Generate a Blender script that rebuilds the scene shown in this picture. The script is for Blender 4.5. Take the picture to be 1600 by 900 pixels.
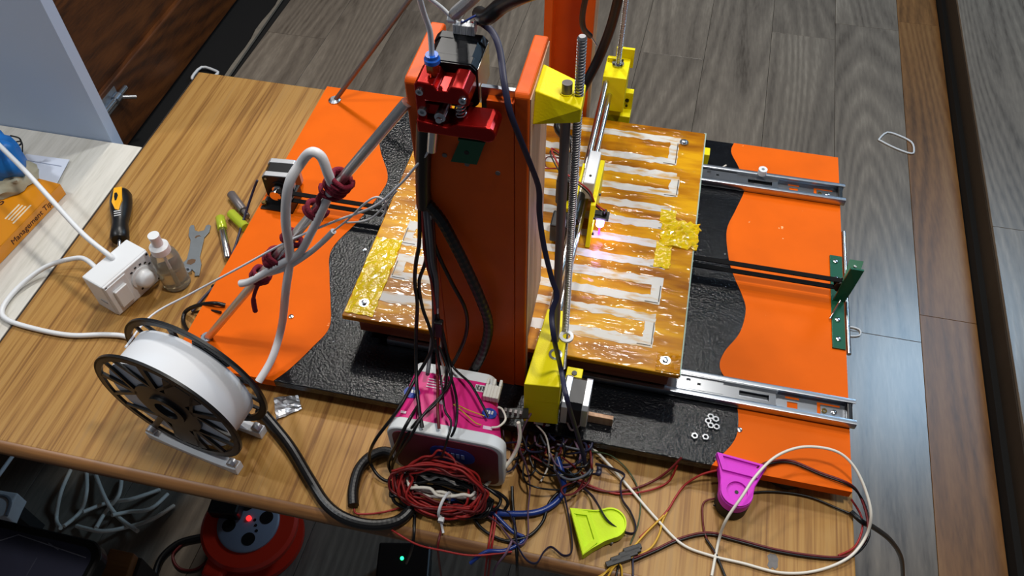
import bpy, bmesh, math, random
from math import sin, cos, pi, radians, sqrt
from mathutils import Vector, Matrix, noise
random.seed(7)
for o in list(bpy.data.objects): bpy.data.objects.remove(o)
SC = bpy.context.scene
COL = SC.collection

# ------------------------------------------------------------------ camera, world, light, exposure
PITCH, YAW, ROLL, FPX = 0.8995, -0.2187, -0.0049, 1280.18
CAM = Vector((0.52376, -0.44816, 0.83328))
_f = Vector((cos(PITCH)*sin(YAW), cos(PITCH)*cos(YAW), -sin(PITCH)))
_r = Vector((cos(YAW), -sin(YAW), 0)); _u = _r.cross(_f)
R_ = cos(ROLL)*_r + sin(ROLL)*_u; U_ = -sin(ROLL)*_r + cos(ROLL)*_u; F_ = _f
cd = bpy.data.cameras.new('camera'); cam = bpy.data.objects.new('camera', cd); COL.objects.link(cam)
cd.sensor_width = 36; cd.lens = FPX*36/1600; cd.clip_start = .02
M = Matrix((R_, U_, -F_)).transposed().to_4x4(); M.translation = CAM; cam.matrix_world = M
SC.camera = cam
w = bpy.data.worlds.new('world'); SC.world = w; w.use_nodes = True
w.node_tree.nodes['Background'].inputs[0].default_value = (.80, .86, 1, 1)
w.node_tree.nodes['Background'].inputs[1].default_value = .085
def area(name, loc, size, power, col, aim, sy=None):
    l = bpy.data.lights.new(name, 'AREA'); l.energy = power; l.color = col
    l.shape = 'RECTANGLE'; l.size = size; l.size_y = sy or size
    o = bpy.data.objects.new(name, l); COL.objects.link(o); o.location = loc
    o.rotation_euler = (Vector(aim)-Vector(loc)).to_track_quat('-Z', 'Y').to_euler(); return o
area('ceiling_light_back', (-.30, 1.55, 1.88), .16, 25, (1, .96, .90), (-.1, 1.2, 0))
area('ceiling_light_main', (.52, 1.12, 1.88), .16, 16, (1, .97, .92), (.5, .9, 0))
area('ceiling_light_far', (2.3, 2.7, 1.88), .7, 42, (.45, .72, 1), (2.0, 2.2, 0))
area('added_fill_front', (.85, .05, 1.88), .16, 17, (1, .96, .90), (.8, .0, 0))  # unseen fill lamp, added to brighten the table front
area('ceiling_light_side', (-1.15, -.06, 1.88), .16, 14, (.94, .97, 1), (-.7, 0, 0))
VS = SC.view_settings
VS.view_transform = 'Standard'; VS.look = 'None'; VS.gamma = 1; VS.use_curve_mapping = False; VS.exposure = -0.14

TZ, FZ = -.028, -.778      # table top and room floor; the printer's base board top is z = 0
def ray(u, v): return R_*((u-800)/FPX) + U_*(-(v-450)/FPX) + F_
def Z(u, v, z): d = ray(u, v); return CAM + d*((z-CAM.z)/d.z)
def Y(u, v, y): d = ray(u, v); return CAM + d*((y-CAM.y)/d.y)

# ------------------------------------------------------------------ materials
MATS = {}
def srgb(c): return tuple(((x/255)/12.92 if x/255 <= .04045 else ((x/255+.055)/1.055)**2.4) for x in c)+(1,)
def mat(name, col, rough=.5, metal=0, spec=.5, noise_amt=0, nscale=40, bump=0, bscale=200, emit=0, emcol=None, alpha=1, trans=0, coat=0, sss=0, fleck=None, fleck_t=.72, fleck_s=120, ior=1.45):
    if name in MATS: return MATS[name]
    m = bpy.data.materials.new(name); m.use_nodes = True; MATS[name] = m
    nt = m.node_tree; b = nt.nodes['Principled BSDF']; c = srgb(col)
    b.inputs['Base Color'].default_value = c; b.inputs['Roughness'].default_value = rough
    b.inputs['Metallic'].default_value = metal; b.inputs['Specular IOR Level'].default_value = spec
    b.inputs['IOR'].default_value = ior; b.inputs['Alpha'].default_value = alpha
    b.inputs['Transmission Weight'].default_value = trans; b.inputs['Coat Weight'].default_value = coat
    if emit: b.inputs['Emission Color'].default_value = srgb(emcol or col); b.inputs['Emission Strength'].default_value = emit
    tc = None
    def co():
        nonlocal tc
        if tc is None: tc = nt.nodes.new('ShaderNodeTexCoord')
        return tc.outputs['Object']
    last = None
    if noise_amt:
        n = nt.nodes.new('ShaderNodeTexNoise'); n.inputs['Scale'].default_value = nscale; n.inputs['Detail'].default_value = 5
        nt.links.new(co(), n.inputs['Vector'])
        mx = nt.nodes.new('ShaderNodeMix'); mx.data_type = 'RGBA'
        mx.inputs[6].default_value = tuple(max(0, x*(1-noise_amt)) for x in c[:3])+(1,)
        mx.inputs[7].default_value = tuple(min(1, x*(1+noise_amt)) for x in c[:3])+(1,)
        nt.links.new(n.outputs['Fac'], mx.inputs[0]); last = mx.outputs[2]
        nt.links.new(last, b.inputs['Base Color'])
    if fleck:
        n = nt.nodes.new('ShaderNodeTexNoise'); n.inputs['Scale'].default_value = fleck_s; n.inputs['Detail'].default_value = 3
        nt.links.new(co(), n.inputs['Vector'])
        rp = nt.nodes.new('ShaderNodeMapRange'); rp.inputs[1].default_value = fleck_t; rp.inputs[2].default_value = fleck_t+.03
        nt.links.new(n.outputs['Fac'], rp.inputs[0])
        mx = nt.nodes.new('ShaderNodeMix'); mx.data_type = 'RGBA'
        mx.inputs[6].default_value = c; mx.inputs[7].default_value = srgb(fleck)
        if last: nt.links.new(last, mx.inputs[6])
        nt.links.new(rp.outputs[0], mx.inputs[0]); nt.links.new(mx.outputs[2], b.inputs['Base Color'])
    if bump:
        n = nt.nodes.new('ShaderNodeTexNoise'); n.inputs['Scale'].default_value = bscale; n.inputs['Detail'].default_value = 4
        nt.links.new(co(), n.inputs['Vector'])
        bp = nt.nodes.new('ShaderNodeBump'); bp.inputs['Strength'].default_value = bump; bp.inputs['Distance'].default_value = .002
        nt.links.new(n.outputs['Fac'], bp.inputs['Height']); nt.links.new(bp.outputs[0], b.inputs['Normal'])
    return m
def wood(name, cols, along='y', scale=30, stretch=.04, warp=.6, rough=.4, rand=0, ring=0, spec=.5, fine=260, lo=.36, hi=.64):
    """streaky wood: grain along one axis, colours from dark to light"""
    if name in MATS: return MATS[name]
    m = bpy.data.materials.new(name); m.use_nodes = True; MATS[name] = m
    nt = m.node_tree; b = nt.nodes['Principled BSDF']; L = nt.links.new
    b.inputs['Roughness'].default_value = rough; b.inputs['Specular IOR Level'].default_value = spec
    tc = nt.nodes.new('ShaderNodeTexCoord'); mp = nt.nodes.new('ShaderNodeMapping'); L(tc.outputs['Object'], mp.inputs[0])
    s = [1, 1, 1]; s['xyz'.index(along)] = stretch; mp.inputs['Scale'].default_value = s
    vec = mp.outputs[0]
    if rand:
        oi = nt.nodes.new('ShaderNodeObjectInfo'); mm = nt.nodes.new('ShaderNodeMath'); mm.operation = 'MULTIPLY'; mm.inputs[1].default_value = 37
        L(oi.outputs['Random'], mm.inputs[0]); ad = nt.nodes.new('ShaderNodeVectorMath'); ad.operation = 'ADD'
        L(vec, ad.inputs[0]); L(mm.outputs[0], ad.inputs[1]); vec = ad.outputs[0]
    n1 = nt.nodes.new('ShaderNodeTexNoise'); n1.inputs['Scale'].default_value = scale; n1.inputs['Detail'].default_value = 6; n1.inputs['Distortion'].default_value = warp
    L(vec, n1.inputs['Vector'])
    fac = n1.outputs['Fac']
    n2 = nt.nodes.new('ShaderNodeTexNoise'); n2.inputs['Scale'].default_value = fine; n2.inputs['Detail'].default_value = 3
    L(vec, n2.inputs['Vector'])
    mx0 = nt.nodes.new('ShaderNodeMix'); mx0.inputs[0].default_value = .38
    L(fac, mx0.inputs[2]); L(n2.outputs['Fac'], mx0.inputs[3]); fac = mx0.outputs[0]
    if ring:
        n3 = nt.nodes.new('ShaderNodeTexNoise'); n3.inputs['Scale'].default_value = ring; n3.inputs['Detail'].default_value = 1.5
        L(vec, n3.inputs['Vector'])
        k = nt.nodes.new('ShaderNodeMath'); k.operation = 'MULTIPLY'; k.inputs[1].default_value = 300; L(n3.outputs['Fac'], k.inputs[0])
        si = nt.nodes.new('ShaderNodeMath'); si.operation = 'SINE'; L(k.outputs[0], si.inputs[0])
        h = nt.nodes.new('ShaderNodeMapRange'); h.inputs[1].default_value = -1; h.inputs[2].default_value = 1; L(si.outputs[0], h.inputs[0])
        mx1 = nt.nodes.new('ShaderNodeMix'); mx1.inputs[0].default_value = .14
        L(fac, mx1.inputs[2]); L(h.outputs[0], mx1.inputs[3]); fac = mx1.outputs[0]
    cr = nt.nodes.new('ShaderNodeValToRGB'); e = cr.color_ramp.elements
    e[0].position = lo; e[0].color = srgb(cols[0]); e[1].position = hi; e[1].color = srgb(cols[-1])
    for i, c in enumerate(cols[1:-1]): x = e.new(lo+(hi-lo)*(i+1)/(len(cols)-1)); x.color = srgb(c)
    L(fac, cr.inputs[0]); L(cr.outputs[0], b.inputs['Base Color'])
    if rand:
        hs = nt.nodes.new('ShaderNodeHueSaturation'); mr = nt.nodes.new('ShaderNodeMapRange')
        mr.inputs[3].default_value = 1-rand; mr.inputs[4].default_value = 1+rand
        L(oi.outputs['Random'], mr.inputs[0]); L(mr.outputs[0], hs.inputs['Value']); L(cr.outputs[0], hs.inputs['Color']); L(hs.outputs[0], b.inputs['Base Color'])
    bp = nt.nodes.new('ShaderNodeBump'); bp.inputs['Strength'].default_value = .08; bp.inputs['Distance'].default_value = .001
    L(n2.outputs['Fac'], bp.inputs['Height']); L(bp.outputs[0], b.inputs['Normal'])
    return m
ORANGE = mat('orange_paint', (226, 98, 4), .55, noise_amt=.13, nscale=18, bump=.1, bscale=90, spec=.12, fleck=(255, 190, 130), fleck_t=.74, fleck_s=70)
RUST = mat('orange_column_paint', (218, 88, 14), .45, spec=.3, noise_amt=.2, nscale=22, bump=.15, bscale=80, fleck=(240, 170, 120), fleck_t=.76, fleck_s=160)
BLACKP = mat('black_paint', (15, 17, 21), .15, spec=.35, noise_amt=.3, nscale=30, bump=.4, bscale=330, fleck=(150, 155, 160), fleck_t=.74, fleck_s=90)
TABLE = wood('table_laminate', [(122, 82, 36), (154, 111, 54), (172, 130, 68), (162, 123, 70)], 'y', 120, .022, .3, .42, spec=.35, fine=420)
EDGE = wood('table_edge', [(94, 60, 32), (134, 92, 52), (150, 104, 60)], 'x', 30, .05, .4, .4)
FLOORM = wood('floor_laminate', [(76, 67, 58), (109, 99, 88), (126, 115, 102), (150, 138, 123)], 'y', 8, .13, .7, .29, rand=.07, ring=2.2, spec=.65, fine=170, lo=.26, hi=.74)
RISER_REFL = wood('floor_riser_reflection', [(88, 58, 28), (126, 86, 46), (146, 106, 62)], 'y', 8, .13, .7, .42, rand=.06, ring=2.2, fine=170, lo=.28, hi=.72)  # floor laminate tinted brown to paint in the riser's reflection
RAWWOOD = wood('raw_wood', [(150, 112, 84), (196, 156, 124), (214, 178, 146)], 'z', 40, .06, .4, .6)
DOORW = wood('door_wood', [(58, 30, 10), (86, 46, 16), (104, 58, 22)], 'y', 14, .1, 1.2, .45, ring=2.5)
CREAM = wood('cream_laminate', [(188, 184, 172), (204, 200, 190), (214, 210, 200)], 'y', 40, .1, .4, .5)
BROWNC = wood('carrier_wood', [(92, 44, 22), (128, 66, 36), (150, 84, 48)], 'x', 30, .06, .4, .45)
STEEL = mat('bright_steel', (205, 208, 212), .22, 1, noise_amt=.08, nscale=60)
ZINC = mat('zinc_steel', (182, 188, 196), .3, 1, noise_amt=.12, nscale=40)
CHROME = mat('chrome_rod', (214, 212, 208), .24, 1)
DARKROD = mat('dark_rod', (116, 110, 110), .4, .45)
SCREWM = mat('lead_screw_steel', (176, 176, 178), .34, .9)
YELLOW = mat('yellow_print', (244, 226, 4), .42, spec=.3, bump=.12, bscale=500)
LIME = mat('lime_print', (206, 236, 6), .42, spec=.3, bump=.08, bscale=400)
MAGENTA = mat('magenta_print', (212, 52, 200), .45, spec=.3, bump=.08, bscale=400)
GREEN = mat('green_bracket_paint', (20, 84, 58), .35, metal=.25)
REDAL = mat('red_anodised', (150, 16, 12), .26, .7)
BLKPL = mat('black_plastic', (14, 14, 15), .38)
BLKSAT = mat('black_motor', (22, 23, 26), .35, .3)
GREYPL = mat('grey_plastic', (124, 128, 136), .45)
WHITEPL = mat('white_plastic', (226, 228, 230), .35)
OFFWHITE = mat('off_white_cord', (226, 220, 208), .45)
PTFE = mat('ptfe_tube', (226, 238, 250), .35)
HOSE = mat('pale_hose', (228, 228, 230), .4)
FILA = mat('white_filament', (226, 230, 236), .5)
BLUEPL = mat('blue_plastic', (30, 96, 200), .35)
MCAP = mat('motor_cap', (190, 192, 196), .35, .55)
BRASS = mat('brass', (176, 148, 88), .25, 1)
CRIMSON = mat('crimson_string', (122, 22, 46), .85, bump=.6, bscale=700)
REDW = mat('red_wire', (150, 30, 28), .45)
DREDW = mat('dark_red_wire', (96, 18, 20), .45)
BLKW = mat('black_wire', (12, 12, 14), .35)
GREYW = mat('grey_wire', (84, 86, 94), .45)
BLUEW = mat('blue_cable', (28, 52, 120), .3)
NAVYW = mat('navy_ribbon', (40, 40, 66), .45)
PURPW = mat('mauve_wire', (112, 84, 104), .5)
YELW = mat('yellow_wire', (206, 160, 50), .45)
PINK = mat('pink_print', (222, 36, 128), .45)
RIMW = mat('tub_white', (226, 230, 232), .4)
LIDSHADE = mat('lid_shaded', (118, 34, 58), .5)  # lid print darkened in its colour for the shade on the front
LOGO = mat('logo_blue', (36, 66, 160), .4)
RUBBER = mat('rubber', (20, 19, 19), .6)
def amber_mat():
    m = mat('amber_tape', (186, 112, 6), .35, spec=.2, coat=.4); nt = m.node_tree; b = nt.nodes['Principled BSDF']; L = nt.links.new
    tc = nt.nodes.new('ShaderNodeTexCoord'); mp = nt.nodes.new('ShaderNodeMapping'); mp.inputs['Scale'].default_value = (.22, 1, 1); L(tc.outputs['Object'], mp.inputs[0])
    n = nt.nodes.new('ShaderNodeTexNoise'); n.inputs['Scale'].default_value = 42; n.inputs['Detail'].default_value = 4; L(mp.outputs[0], n.inputs[0])
    cr = nt.nodes.new('ShaderNodeValToRGB'); e = cr.color_ramp.elements
    e[0].position = .34; e[0].color = srgb((138, 80, 2)); e[1].position = .66; e[1].color = srgb((218, 164, 14)); x = e.new(.5); x.color = srgb((184, 124, 6))
    L(n.outputs['Fac'], cr.inputs[0]); L(cr.outputs[0], b.inputs['Base Color'])
    bp = nt.nodes.new('ShaderNodeBump'); bp.inputs['Strength'].default_value = .35; bp.inputs['Distance'].default_value = .002; L(n.outputs['Fac'], bp.inputs['Height']); L(bp.outputs[0], b.inputs['Normal']); 
    b.inputs['Coat Roughness'].default_value = .07; b.inputs['Coat Tint'].default_value = (1, .85, .45, 1)
    mp2 = nt.nodes.new('ShaderNodeMapping'); mp2.inputs['Scale'].default_value = (.3, 1, 1); L(tc.outputs['Object'], mp2.inputs[0])
    n2 = nt.nodes.new('ShaderNodeTexNoise'); n2.inputs['Scale'].default_value = 85; n2.inputs['Detail'].default_value = 2; n2.inputs['Distortion'].default_value = .8; L(mp2.outputs[0], n2.inputs[0])
    b2 = nt.nodes.new('ShaderNodeBump'); b2.inputs['Strength'].default_value = .9; b2.inputs['Distance'].default_value = .0035; L(n2.outputs['Fac'], b2.inputs['Height']); L(b2.outputs[0], b.inputs['Coat Normal'])
    return m
AMBER = amber_mat()
TAPEY = mat('yellow_tape', (226, 190, 10), .16, noise_amt=.2, nscale=60, bump=.9, bscale=120, coat=.6)
def smear():
    m = bpy.data.materials.new('white_smear'); m.use_nodes = True; nt = m.node_tree; b = nt.nodes['Principled BSDF']; L = nt.links.new
    tc = nt.nodes.new('ShaderNodeTexCoord'); mp = nt.nodes.new('ShaderNodeMapping'); mp.inputs['Scale'].default_value = (.25, 1, 1); L(tc.outputs['Object'], mp.inputs[0])
    n = nt.nodes.new('ShaderNodeTexNoise'); n.inputs['Scale'].default_value = 130; n.inputs['Detail'].default_value = 5; L(mp.outputs[0], n.inputs[0])
    cr = nt.nodes.new('ShaderNodeValToRGB'); e = cr.color_ramp.elements
    e[0].position = .32; e[0].color = srgb((196, 150, 70)); e[1].position = .5; e[1].color = srgb((206, 204, 198))
    L(n.outputs['Fac'], cr.inputs[0]); L(cr.outputs[0], b.inputs['Base Color']); b.inputs['Roughness'].default_value = .5; b.inputs['Specular IOR Level'].default_value = .2
    return m
SMEAR = smear()

# ------------------------------------------------------------------ mesh building
class MB:
    def __init__(s): s.v = []; s.f = []
    def add(s, vs, fs):
        k = len(s.v); s.v += [Vector(p) for p in vs]; s.f += [[i+k for i in f] for f in fs]; return s
    def box(s, x0, y0, z0, x1, y1, z1):
        return s.add([(x0,y0,z0),(x1,y0,z0),(x1,y1,z0),(x0,y1,z0),(x0,y0,z1),(x1,y0,z1),(x1,y1,z1),(x0,y1,z1)],
                     [(3,2,1,0),(4,5,6,7),(0,1,5,4),(1,2,6,5),(2,3,7,6),(3,0,4,7)])
    def obox(s, c, ax, ay, az, hx, hy, hz):
        c = Vector(c); ax, ay, az = Vector(ax)*hx, Vector(ay)*hy, Vector(az)*hz
        P = [c+a*ax+b*ay+d*az for d in (-1,1) for a, b in ((-1,-1),(1,-1),(1,1),(-1,1))]
        return s.add(P, [(3,2,1,0),(4,5,6,7),(0,1,5,4),(1,2,6,5),(2,3,7,6),(3,0,4,7)])
    def hexa(s, bot, top):
        n = len(bot); return s.add(list(bot)+list(top), [list(range(n))[::-1], list(range(n, 2*n))]+[(i,(i+1)%n,(i+1)%n+n,i+n) for i in range(n)])
    def prism(s, poly, z0, z1): return s.hexa([(x,y,z0) for x,y in poly], [(x,y,z1) for x,y in poly])
    def prism_dir(s, poly3, d): d = Vector(d); return s.hexa([Vector(p) for p in poly3], [Vector(p)+d for p in poly3])
    def cyl(s, a, b, r, r2=None, n=20, caps=True):
        a, b = Vector(a), Vector(b); d = (b-a).normalized(); u = d.orthogonal().normalized(); v = d.cross(u); r2 = r if r2 is None else r2
        A = [a+(u*cos(2*pi*i/n)+v*sin(2*pi*i/n))*r for i in range(n)]; B = [b+(u*cos(2*pi*i/n)+v*sin(2*pi*i/n))*r2 for i in range(n)]
        f = [(i,(i+1)%n,(i+1)%n+n,i+n) for i in range(n)]
        if caps: f += [list(range(n))[::-1], list(range(n,2*n))]
        return s.add(A+B, f)
    def lathe(s, a, d, prof, n=28):
        """prof: list of (distance along d, radius)"""
        a = Vector(a); d = Vector(d).normalized(); u = d.orthogonal().normalized(); v = d.cross(u); vs = []; fs = []
        for h, r in prof:
            r = max(r, 1e-5); vs += [a+d*h+(u*cos(2*pi*i/n)+v*sin(2*pi*i/n))*r for i in range(n)]
        for j in range(len(prof)-1):
            for i in range(n): fs.append((j*n+i, j*n+(i+1)%n, (j+1)*n+(i+1)%n, (j+1)*n+i))
        fs += [list(range(n))[::-1], [(len(prof)-1)*n+i for i in range(n)]]
        return s.add(vs, fs)
    def ring(s, c, d, r0, r1, h, n=40):
        c = Vector(c); d = Vector(d).normalized(); u = d.orthogonal().normalized(); v = d.cross(u); vs = []; fs = []
        for hh, r in ((0,r0),(0,r1),(h,r1),(h,r0)): vs += [c+d*hh+(u*cos(2*pi*i/n)+v*sin(2*pi*i/n))*r for i in range(n)]
        for j in range(4):
            for i in range(n): fs.append((j*n+i, j*n+(i+1)%n, ((j+1)%4)*n+(i+1)%n, ((j+1)%4)*n+i))
        return s.add(vs, fs)
    def tube(s, pts, r, n=8, sub=5, closed=False, ribs=0, flat=None):
        pts = [Vector(p) for p in pts]; P = []
        if sub > 1:
            N = len(pts)
            for i in range(N if closed else N-1):
                g = lambda k: pts[k % N] if closed else pts[min(max(k,0),N-1)]
                p0,p1,p2,p3 = g(i-1),g(i),g(i+1),g(i+2)
                for t in range(sub):
                    t /= sub; P.append(.5*((2*p1)+(p2-p0)*t+(2*p0-5*p1+4*p2-p3)*t*t+(3*p1-p0-3*p2+p3)*t**3))
            if not closed: P.append(pts[-1])
        else: P = pts
        m = len(P); T = []
        for i in range(m):
            a, b = (P[i-1], P[(i+1)%m]) if closed else (P[max(i-1,0)], P[min(i+1,m-1)])
            d = b-a; T.append(d.normalized() if d.length > 1e-9 else Vector((0,0,1)))
        u = T[0].orthogonal().normalized()
        if flat is not None: u = Vector(flat)
        vs = []; fs = []
        for i in range(m):
            u = (u-T[i]*u.dot(T[i])); u = u.normalized() if u.length > 1e-6 else T[i].orthogonal().normalized()
            if flat is not None:
                q = Vector(flat); q = q-T[i]*q.dot(T[i]); u = q.normalized() if q.length > .1 else u
            v = T[i].cross(u); rr = r[min(i, len(r)-1)] if isinstance(r, list) else r
            if ribs: rr *= 1+ribs*(i % 2)
            ry = rr if flat is None else rr*.3
            vs += [P[i]+u*cos(2*pi*k/n)*rr+v*sin(2*pi*k/n)*ry for k in range(n)]
        for i in range(m if closed else m-1):
            for k in range(n): fs.append((i*n+k, i*n+(k+1)%n, ((i+1)%m)*n+(k+1)%n, ((i+1)%m)*n+k))
        if not closed: fs += [list(range(n))[::-1], [(m-1)*n+k for k in range(n)]]
        return s.add(vs, fs)
    def plate(s, x0, x1, y0, y1, z0, z1, holes):
        """flat plate with rectangular holes (x0,x1,y0,y1)"""
        X = sorted({x0,x1,*[h[0] for h in holes],*[h[1] for h in holes]}); Yc = sorted({y0,y1,*[h[2] for h in holes],*[h[3] for h in holes]})
        for a, b in zip(X, X[1:]):
            for c, d in zip(Yc, Yc[1:]):
                mx, my = (a+b)/2, (c+d)/2
                if not any(h[0] < mx < h[1] and h[2] < my < h[3] for h in holes): s.box(a, c, z0, b, d, z1)
        return s
def obj(name, mb, m, parent=None, label=None, cat=None, group=None, kind=None, smooth=None, bevel=0, seg=2, weld=False):
    off = Vector((0,0,0))
    if parent is None:
        lo = [min(v[i] for v in mb.v) for i in range(3)]; hi = [max(v[i] for v in mb.v) for i in range(3)]
        off = Vector(((lo[0]+hi[0])/2, (lo[1]+hi[1])/2, lo[2]))
    me = bpy.data.meshes.new(name); me.from_pydata([v-off for v in mb.v], [], mb.f); me.update()
    bm = bmesh.new(); bm.from_mesh(me)
    if weld: bmesh.ops.remove_doubles(bm, verts=bm.verts, dist=1e-5)
    bmesh.ops.recalc_face_normals(bm, faces=bm.faces); bm.to_mesh(me); bm.free()
    me.materials.append(m)
    if smooth is not None:
        me.shade_smooth(); me.set_sharp_from_angle(angle=radians(smooth))
    o = bpy.data.objects.new(name, me); COL.objects.link(o); o.location = off
    if bevel:
        b = o.modifiers.new('bevel', 'BEVEL'); b.width = bevel; b.segments = seg; b.limit_method = 'ANGLE'; b.angle_limit = radians(40)
    if parent: o.parent = parent; o.matrix_parent_inverse = Matrix.Translation(-parent.location)
    tag(o, label, cat, group, kind); return o
def tag(o, label=None, cat=None, group=None, kind=None):
    for k, v in (('label',label),('category',cat),('group',group),('kind',kind)):
        if v: o[k] = v
    return o
def thing(name, loc, label=None, cat=None, group=None, kind=None):
    o = bpy.data.objects.new(name, None); o.empty_display_size = .02; COL.objects.link(o); o.location = loc
    return tag(o, label, cat, group, kind)
def link_copy(src, loc, rz=0, parent=None):
    o = src.copy(); COL.objects.link(o); o.location = loc; o.rotation_euler.z = rz
    return o
def text(name, body, size, m, parent, origin, xd, yd, extrude=.0002):
    c = bpy.data.curves.new(name, 'FONT'); c.body = body; c.size = size; c.extrude = extrude
    t = bpy.data.objects.new(name, c); COL.objects.link(t)
    bpy.context.view_layer.update()
    me = bpy.data.meshes.new_from_object(t.evaluated_get(bpy.context.evaluated_depsgraph_get()))
    bpy.data.objects.remove(t); xd = Vector(xd).normalized(); yd = Vector(yd).normalized(); zd = xd.cross(yd)
    mm = Matrix((xd, yd, zd)).transposed().to_4x4(); mm.translation = Vector(origin); me.transform(mm)
    me.materials.clear(); me.materials.append(m)
    o = bpy.data.objects.new(name, me); COL.objects.link(o); o.parent = parent; o.matrix_parent_inverse = Matrix.Translation(-parent.location); return o
def S(name, mb, m, parent=None, **k): return obj(name, mb, m, parent, kind='structure' if parent is None else None, **k)

# ------------------------------------------------------------------ the setting
floor = thing('floor', (0, 1, FZ), kind='structure'); tag(floor, 'grey-brown laminate plank floor of the room', None)
obj('underlay', MB().box(-.84, -.9, FZ-.03, 1.8, 4.6, FZ-.012), mat('underlay', (22, 20, 18), .9), floor)
FA = -.030   # the boards run slightly askew to the table
def fx(x, y): return x - FA*(y-.85)
edges = [1.235-.205*k for k in range(11)][::-1]
def plank(x0, x1, y0, y1, z, m, name='plank', parent=floor, g=.0005):
    q = [(fx(x0,y0)+g, y0+g), (fx(x1,y0)-g, y0+g), (fx(x1,y1)-g, y1-g), (fx(x0,y1)+g, y1-g)]
    return obj(name, MB().prism(q, z-.010, z), m, parent, bevel=.0005, seg=1)
offs = [.40, 1.05, .62, 1.67, .30, .95, .55, 1.2, .75, .845, 1.1]
for i, (a, b) in enumerate(zip(edges, edges[1:])):
    ys = [offs[i]-1.3+1.3*k for k in range(5)]; ys = [-.9]+[y for y in ys if -.7 < y < 4.4]+[4.5]
    for y0, y1 in zip(ys, ys[1:]): plank(a, b, y0, y1, FZ, FLOORM)
for y0, y1 in ((-.9,.93),(.93,2.2),(2.2,4.5)): plank(1.235, 1.368, y0, y1, FZ, RISER_REFL)
# raised step beside the floor on the right
step = thing('trim_1', (1.5, 1, FZ), 'raised laminate step with a dark riser on the right', None, kind='structure')
def strip(x0, x1, z0, z1, m, name, y0=-.9, y1=4.5):
    q = [(fx(x0,y0), y0), (fx(x1,y0), y0), (fx(x1,y1), y1), (fx(x0,y1), y1)]; return obj(name, MB().prism(q, z0, z1), m, step)
strip(1.370, 1.41, FZ-.012, FZ+.03, mat('toe_black', (8, 7, 6), .8), 'toe_kick')
strip(1.384, 1.42, FZ+.03, FZ+.088, mat('riser_brown', (52, 42, 32), .6, noise_amt=.2), 'riser')
for k, (a, b) in enumerate(((1.386,1.59),(1.59,1.79))):
    for y0, y1 in ((-.9,1.17),(1.17,2.45),(2.45,4.5)) if k == 0 else ((-.9,.7),(.7,2.0),(2.0,4.5)):
        plank(a, b, y0, y1, FZ+.1, FLOORM, parent=step)
# bare dark strip and torn underlay edge on the left
S('floor_strip', MB().box(-1.6, -.9, FZ-.03, -.82, 4.5, FZ-.006), mat('bare_floor', (9, 8, 8), .9), label='bare black strip of floor beside the wooden door')
mb = MB(); ys = [-.2+.05*k for k in range(90)]; top = []; bot = []
for y in ys:
    e = .012*noise.noise((y*9, 0, 0))+.006*noise.noise((y*40, 3, 0))
    top.append((-.822-.004+e, y, FZ+.002)); bot.append((-.812, y, FZ+.0035))
for i in range(len(ys)-1):
    mb.add([top[i], bot[i], bot[i+1], top[i+1], *(Vector(p)-Vector((0,0,.008)) for p in (top[i], bot[i], bot[i+1], top[i+1]))], [(0,1,2,3),(0,3,7,4),(1,0,4,5),(2,1,5,6),(3,2,6,7)])
S('trim_2', mb, mat('torn_underlay', (128, 120, 108), .8, noise_amt=.3), label='torn pale underlay edge along the floor boards', weld=True)
# wooden door on the left with a barrel bolt
door = thing('door_1', (-.98, 1.6, FZ), 'brown wooden door with a barrel bolt at lower left', kind='structure')
obj('door_panel', MB().box(-1.01, .3, FZ+.005, -.978, 3.2, FZ+2.0), DOORW, door)
obj('bottom_rail', MB().box(-.98, .3, FZ+.005, -.96, 3.2, -.588), DOORW, door, bevel=.004)
bolt = obj('barrel_bolt', MB().box(-.96, .985, -.650, -.957, 1.13, -.598), ZINC, door, bevel=.001)
obj('bolt_rod', MB().cyl((-.950,.95,-.624), (-.950,1.16,-.624), .008), STEEL, bolt, smooth=40)
obj('bolt_guide', MB().ring((-.950,1.10,-.624), (0,1,0), .008, .013, .022, 20).ring((-.950,1.0,-.624), (0,1,0), .008, .013, .022, 20), ZINC, bolt, smooth=40)
obj('bolt_knob', MB().cyl((-.950,1.115,-.624), (-.915,1.145,-.640), .006), STEEL, bolt, smooth=40)
# tall white panel standing behind the cream desk
S('wall_left', MB().box(-2.0, .374, TZ-.75, -.301, .394, 1.3), mat('white_wall_panel', (178, 196, 222), .55, noise_amt=.04, nscale=4), label='tall bluish white panel behind the cream desk')

# ------------------------------------------------------------------ tables
tab = thing('work_table', (.28, .2, FZ), 'wood-grain laminate work table carrying the printer', 'table')
obj('table_top', MB().box(-.2455, -.130, TZ-.022, .810, .5665, TZ), TABLE, tab, bevel=.0015)
obj('front_edge', MB().tube([(-.2455,-.1285,TZ-.012),(.810,-.1285,TZ-.012)], .0119, n=20, sub=1), EDGE, tab, smooth=50)
obj('side_edge', MB().box(-.2475, -.128, TZ-.023, -.2455, .5665, TZ-.0005), mat('dark_edge', (40, 28, 18), .6), tab)
for x, y in ((-.20,.16),(.76,.16),(-.20,.52),(.76,.52)):
    obj('leg', MB().box(x-.02, y-.02, FZ, x+.02, y+.02, TZ-.022), mat('leg_brown', (58, 38, 24), .6), tab, bevel=.002)
desk = thing('cream_desk', (-.7, .0, FZ), 'cream laminate desk butted against the wooden work table', 'desk')
obj('desk_top', MB().box(-1.5, -.55, TZ-.025, -.2485, .373, TZ-.0005), CREAM, desk, bevel=.0015)
obj('side_panel', MB().box(-.80, -.50, FZ, -.778, .36, TZ-.026), DOORW, desk)

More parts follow.
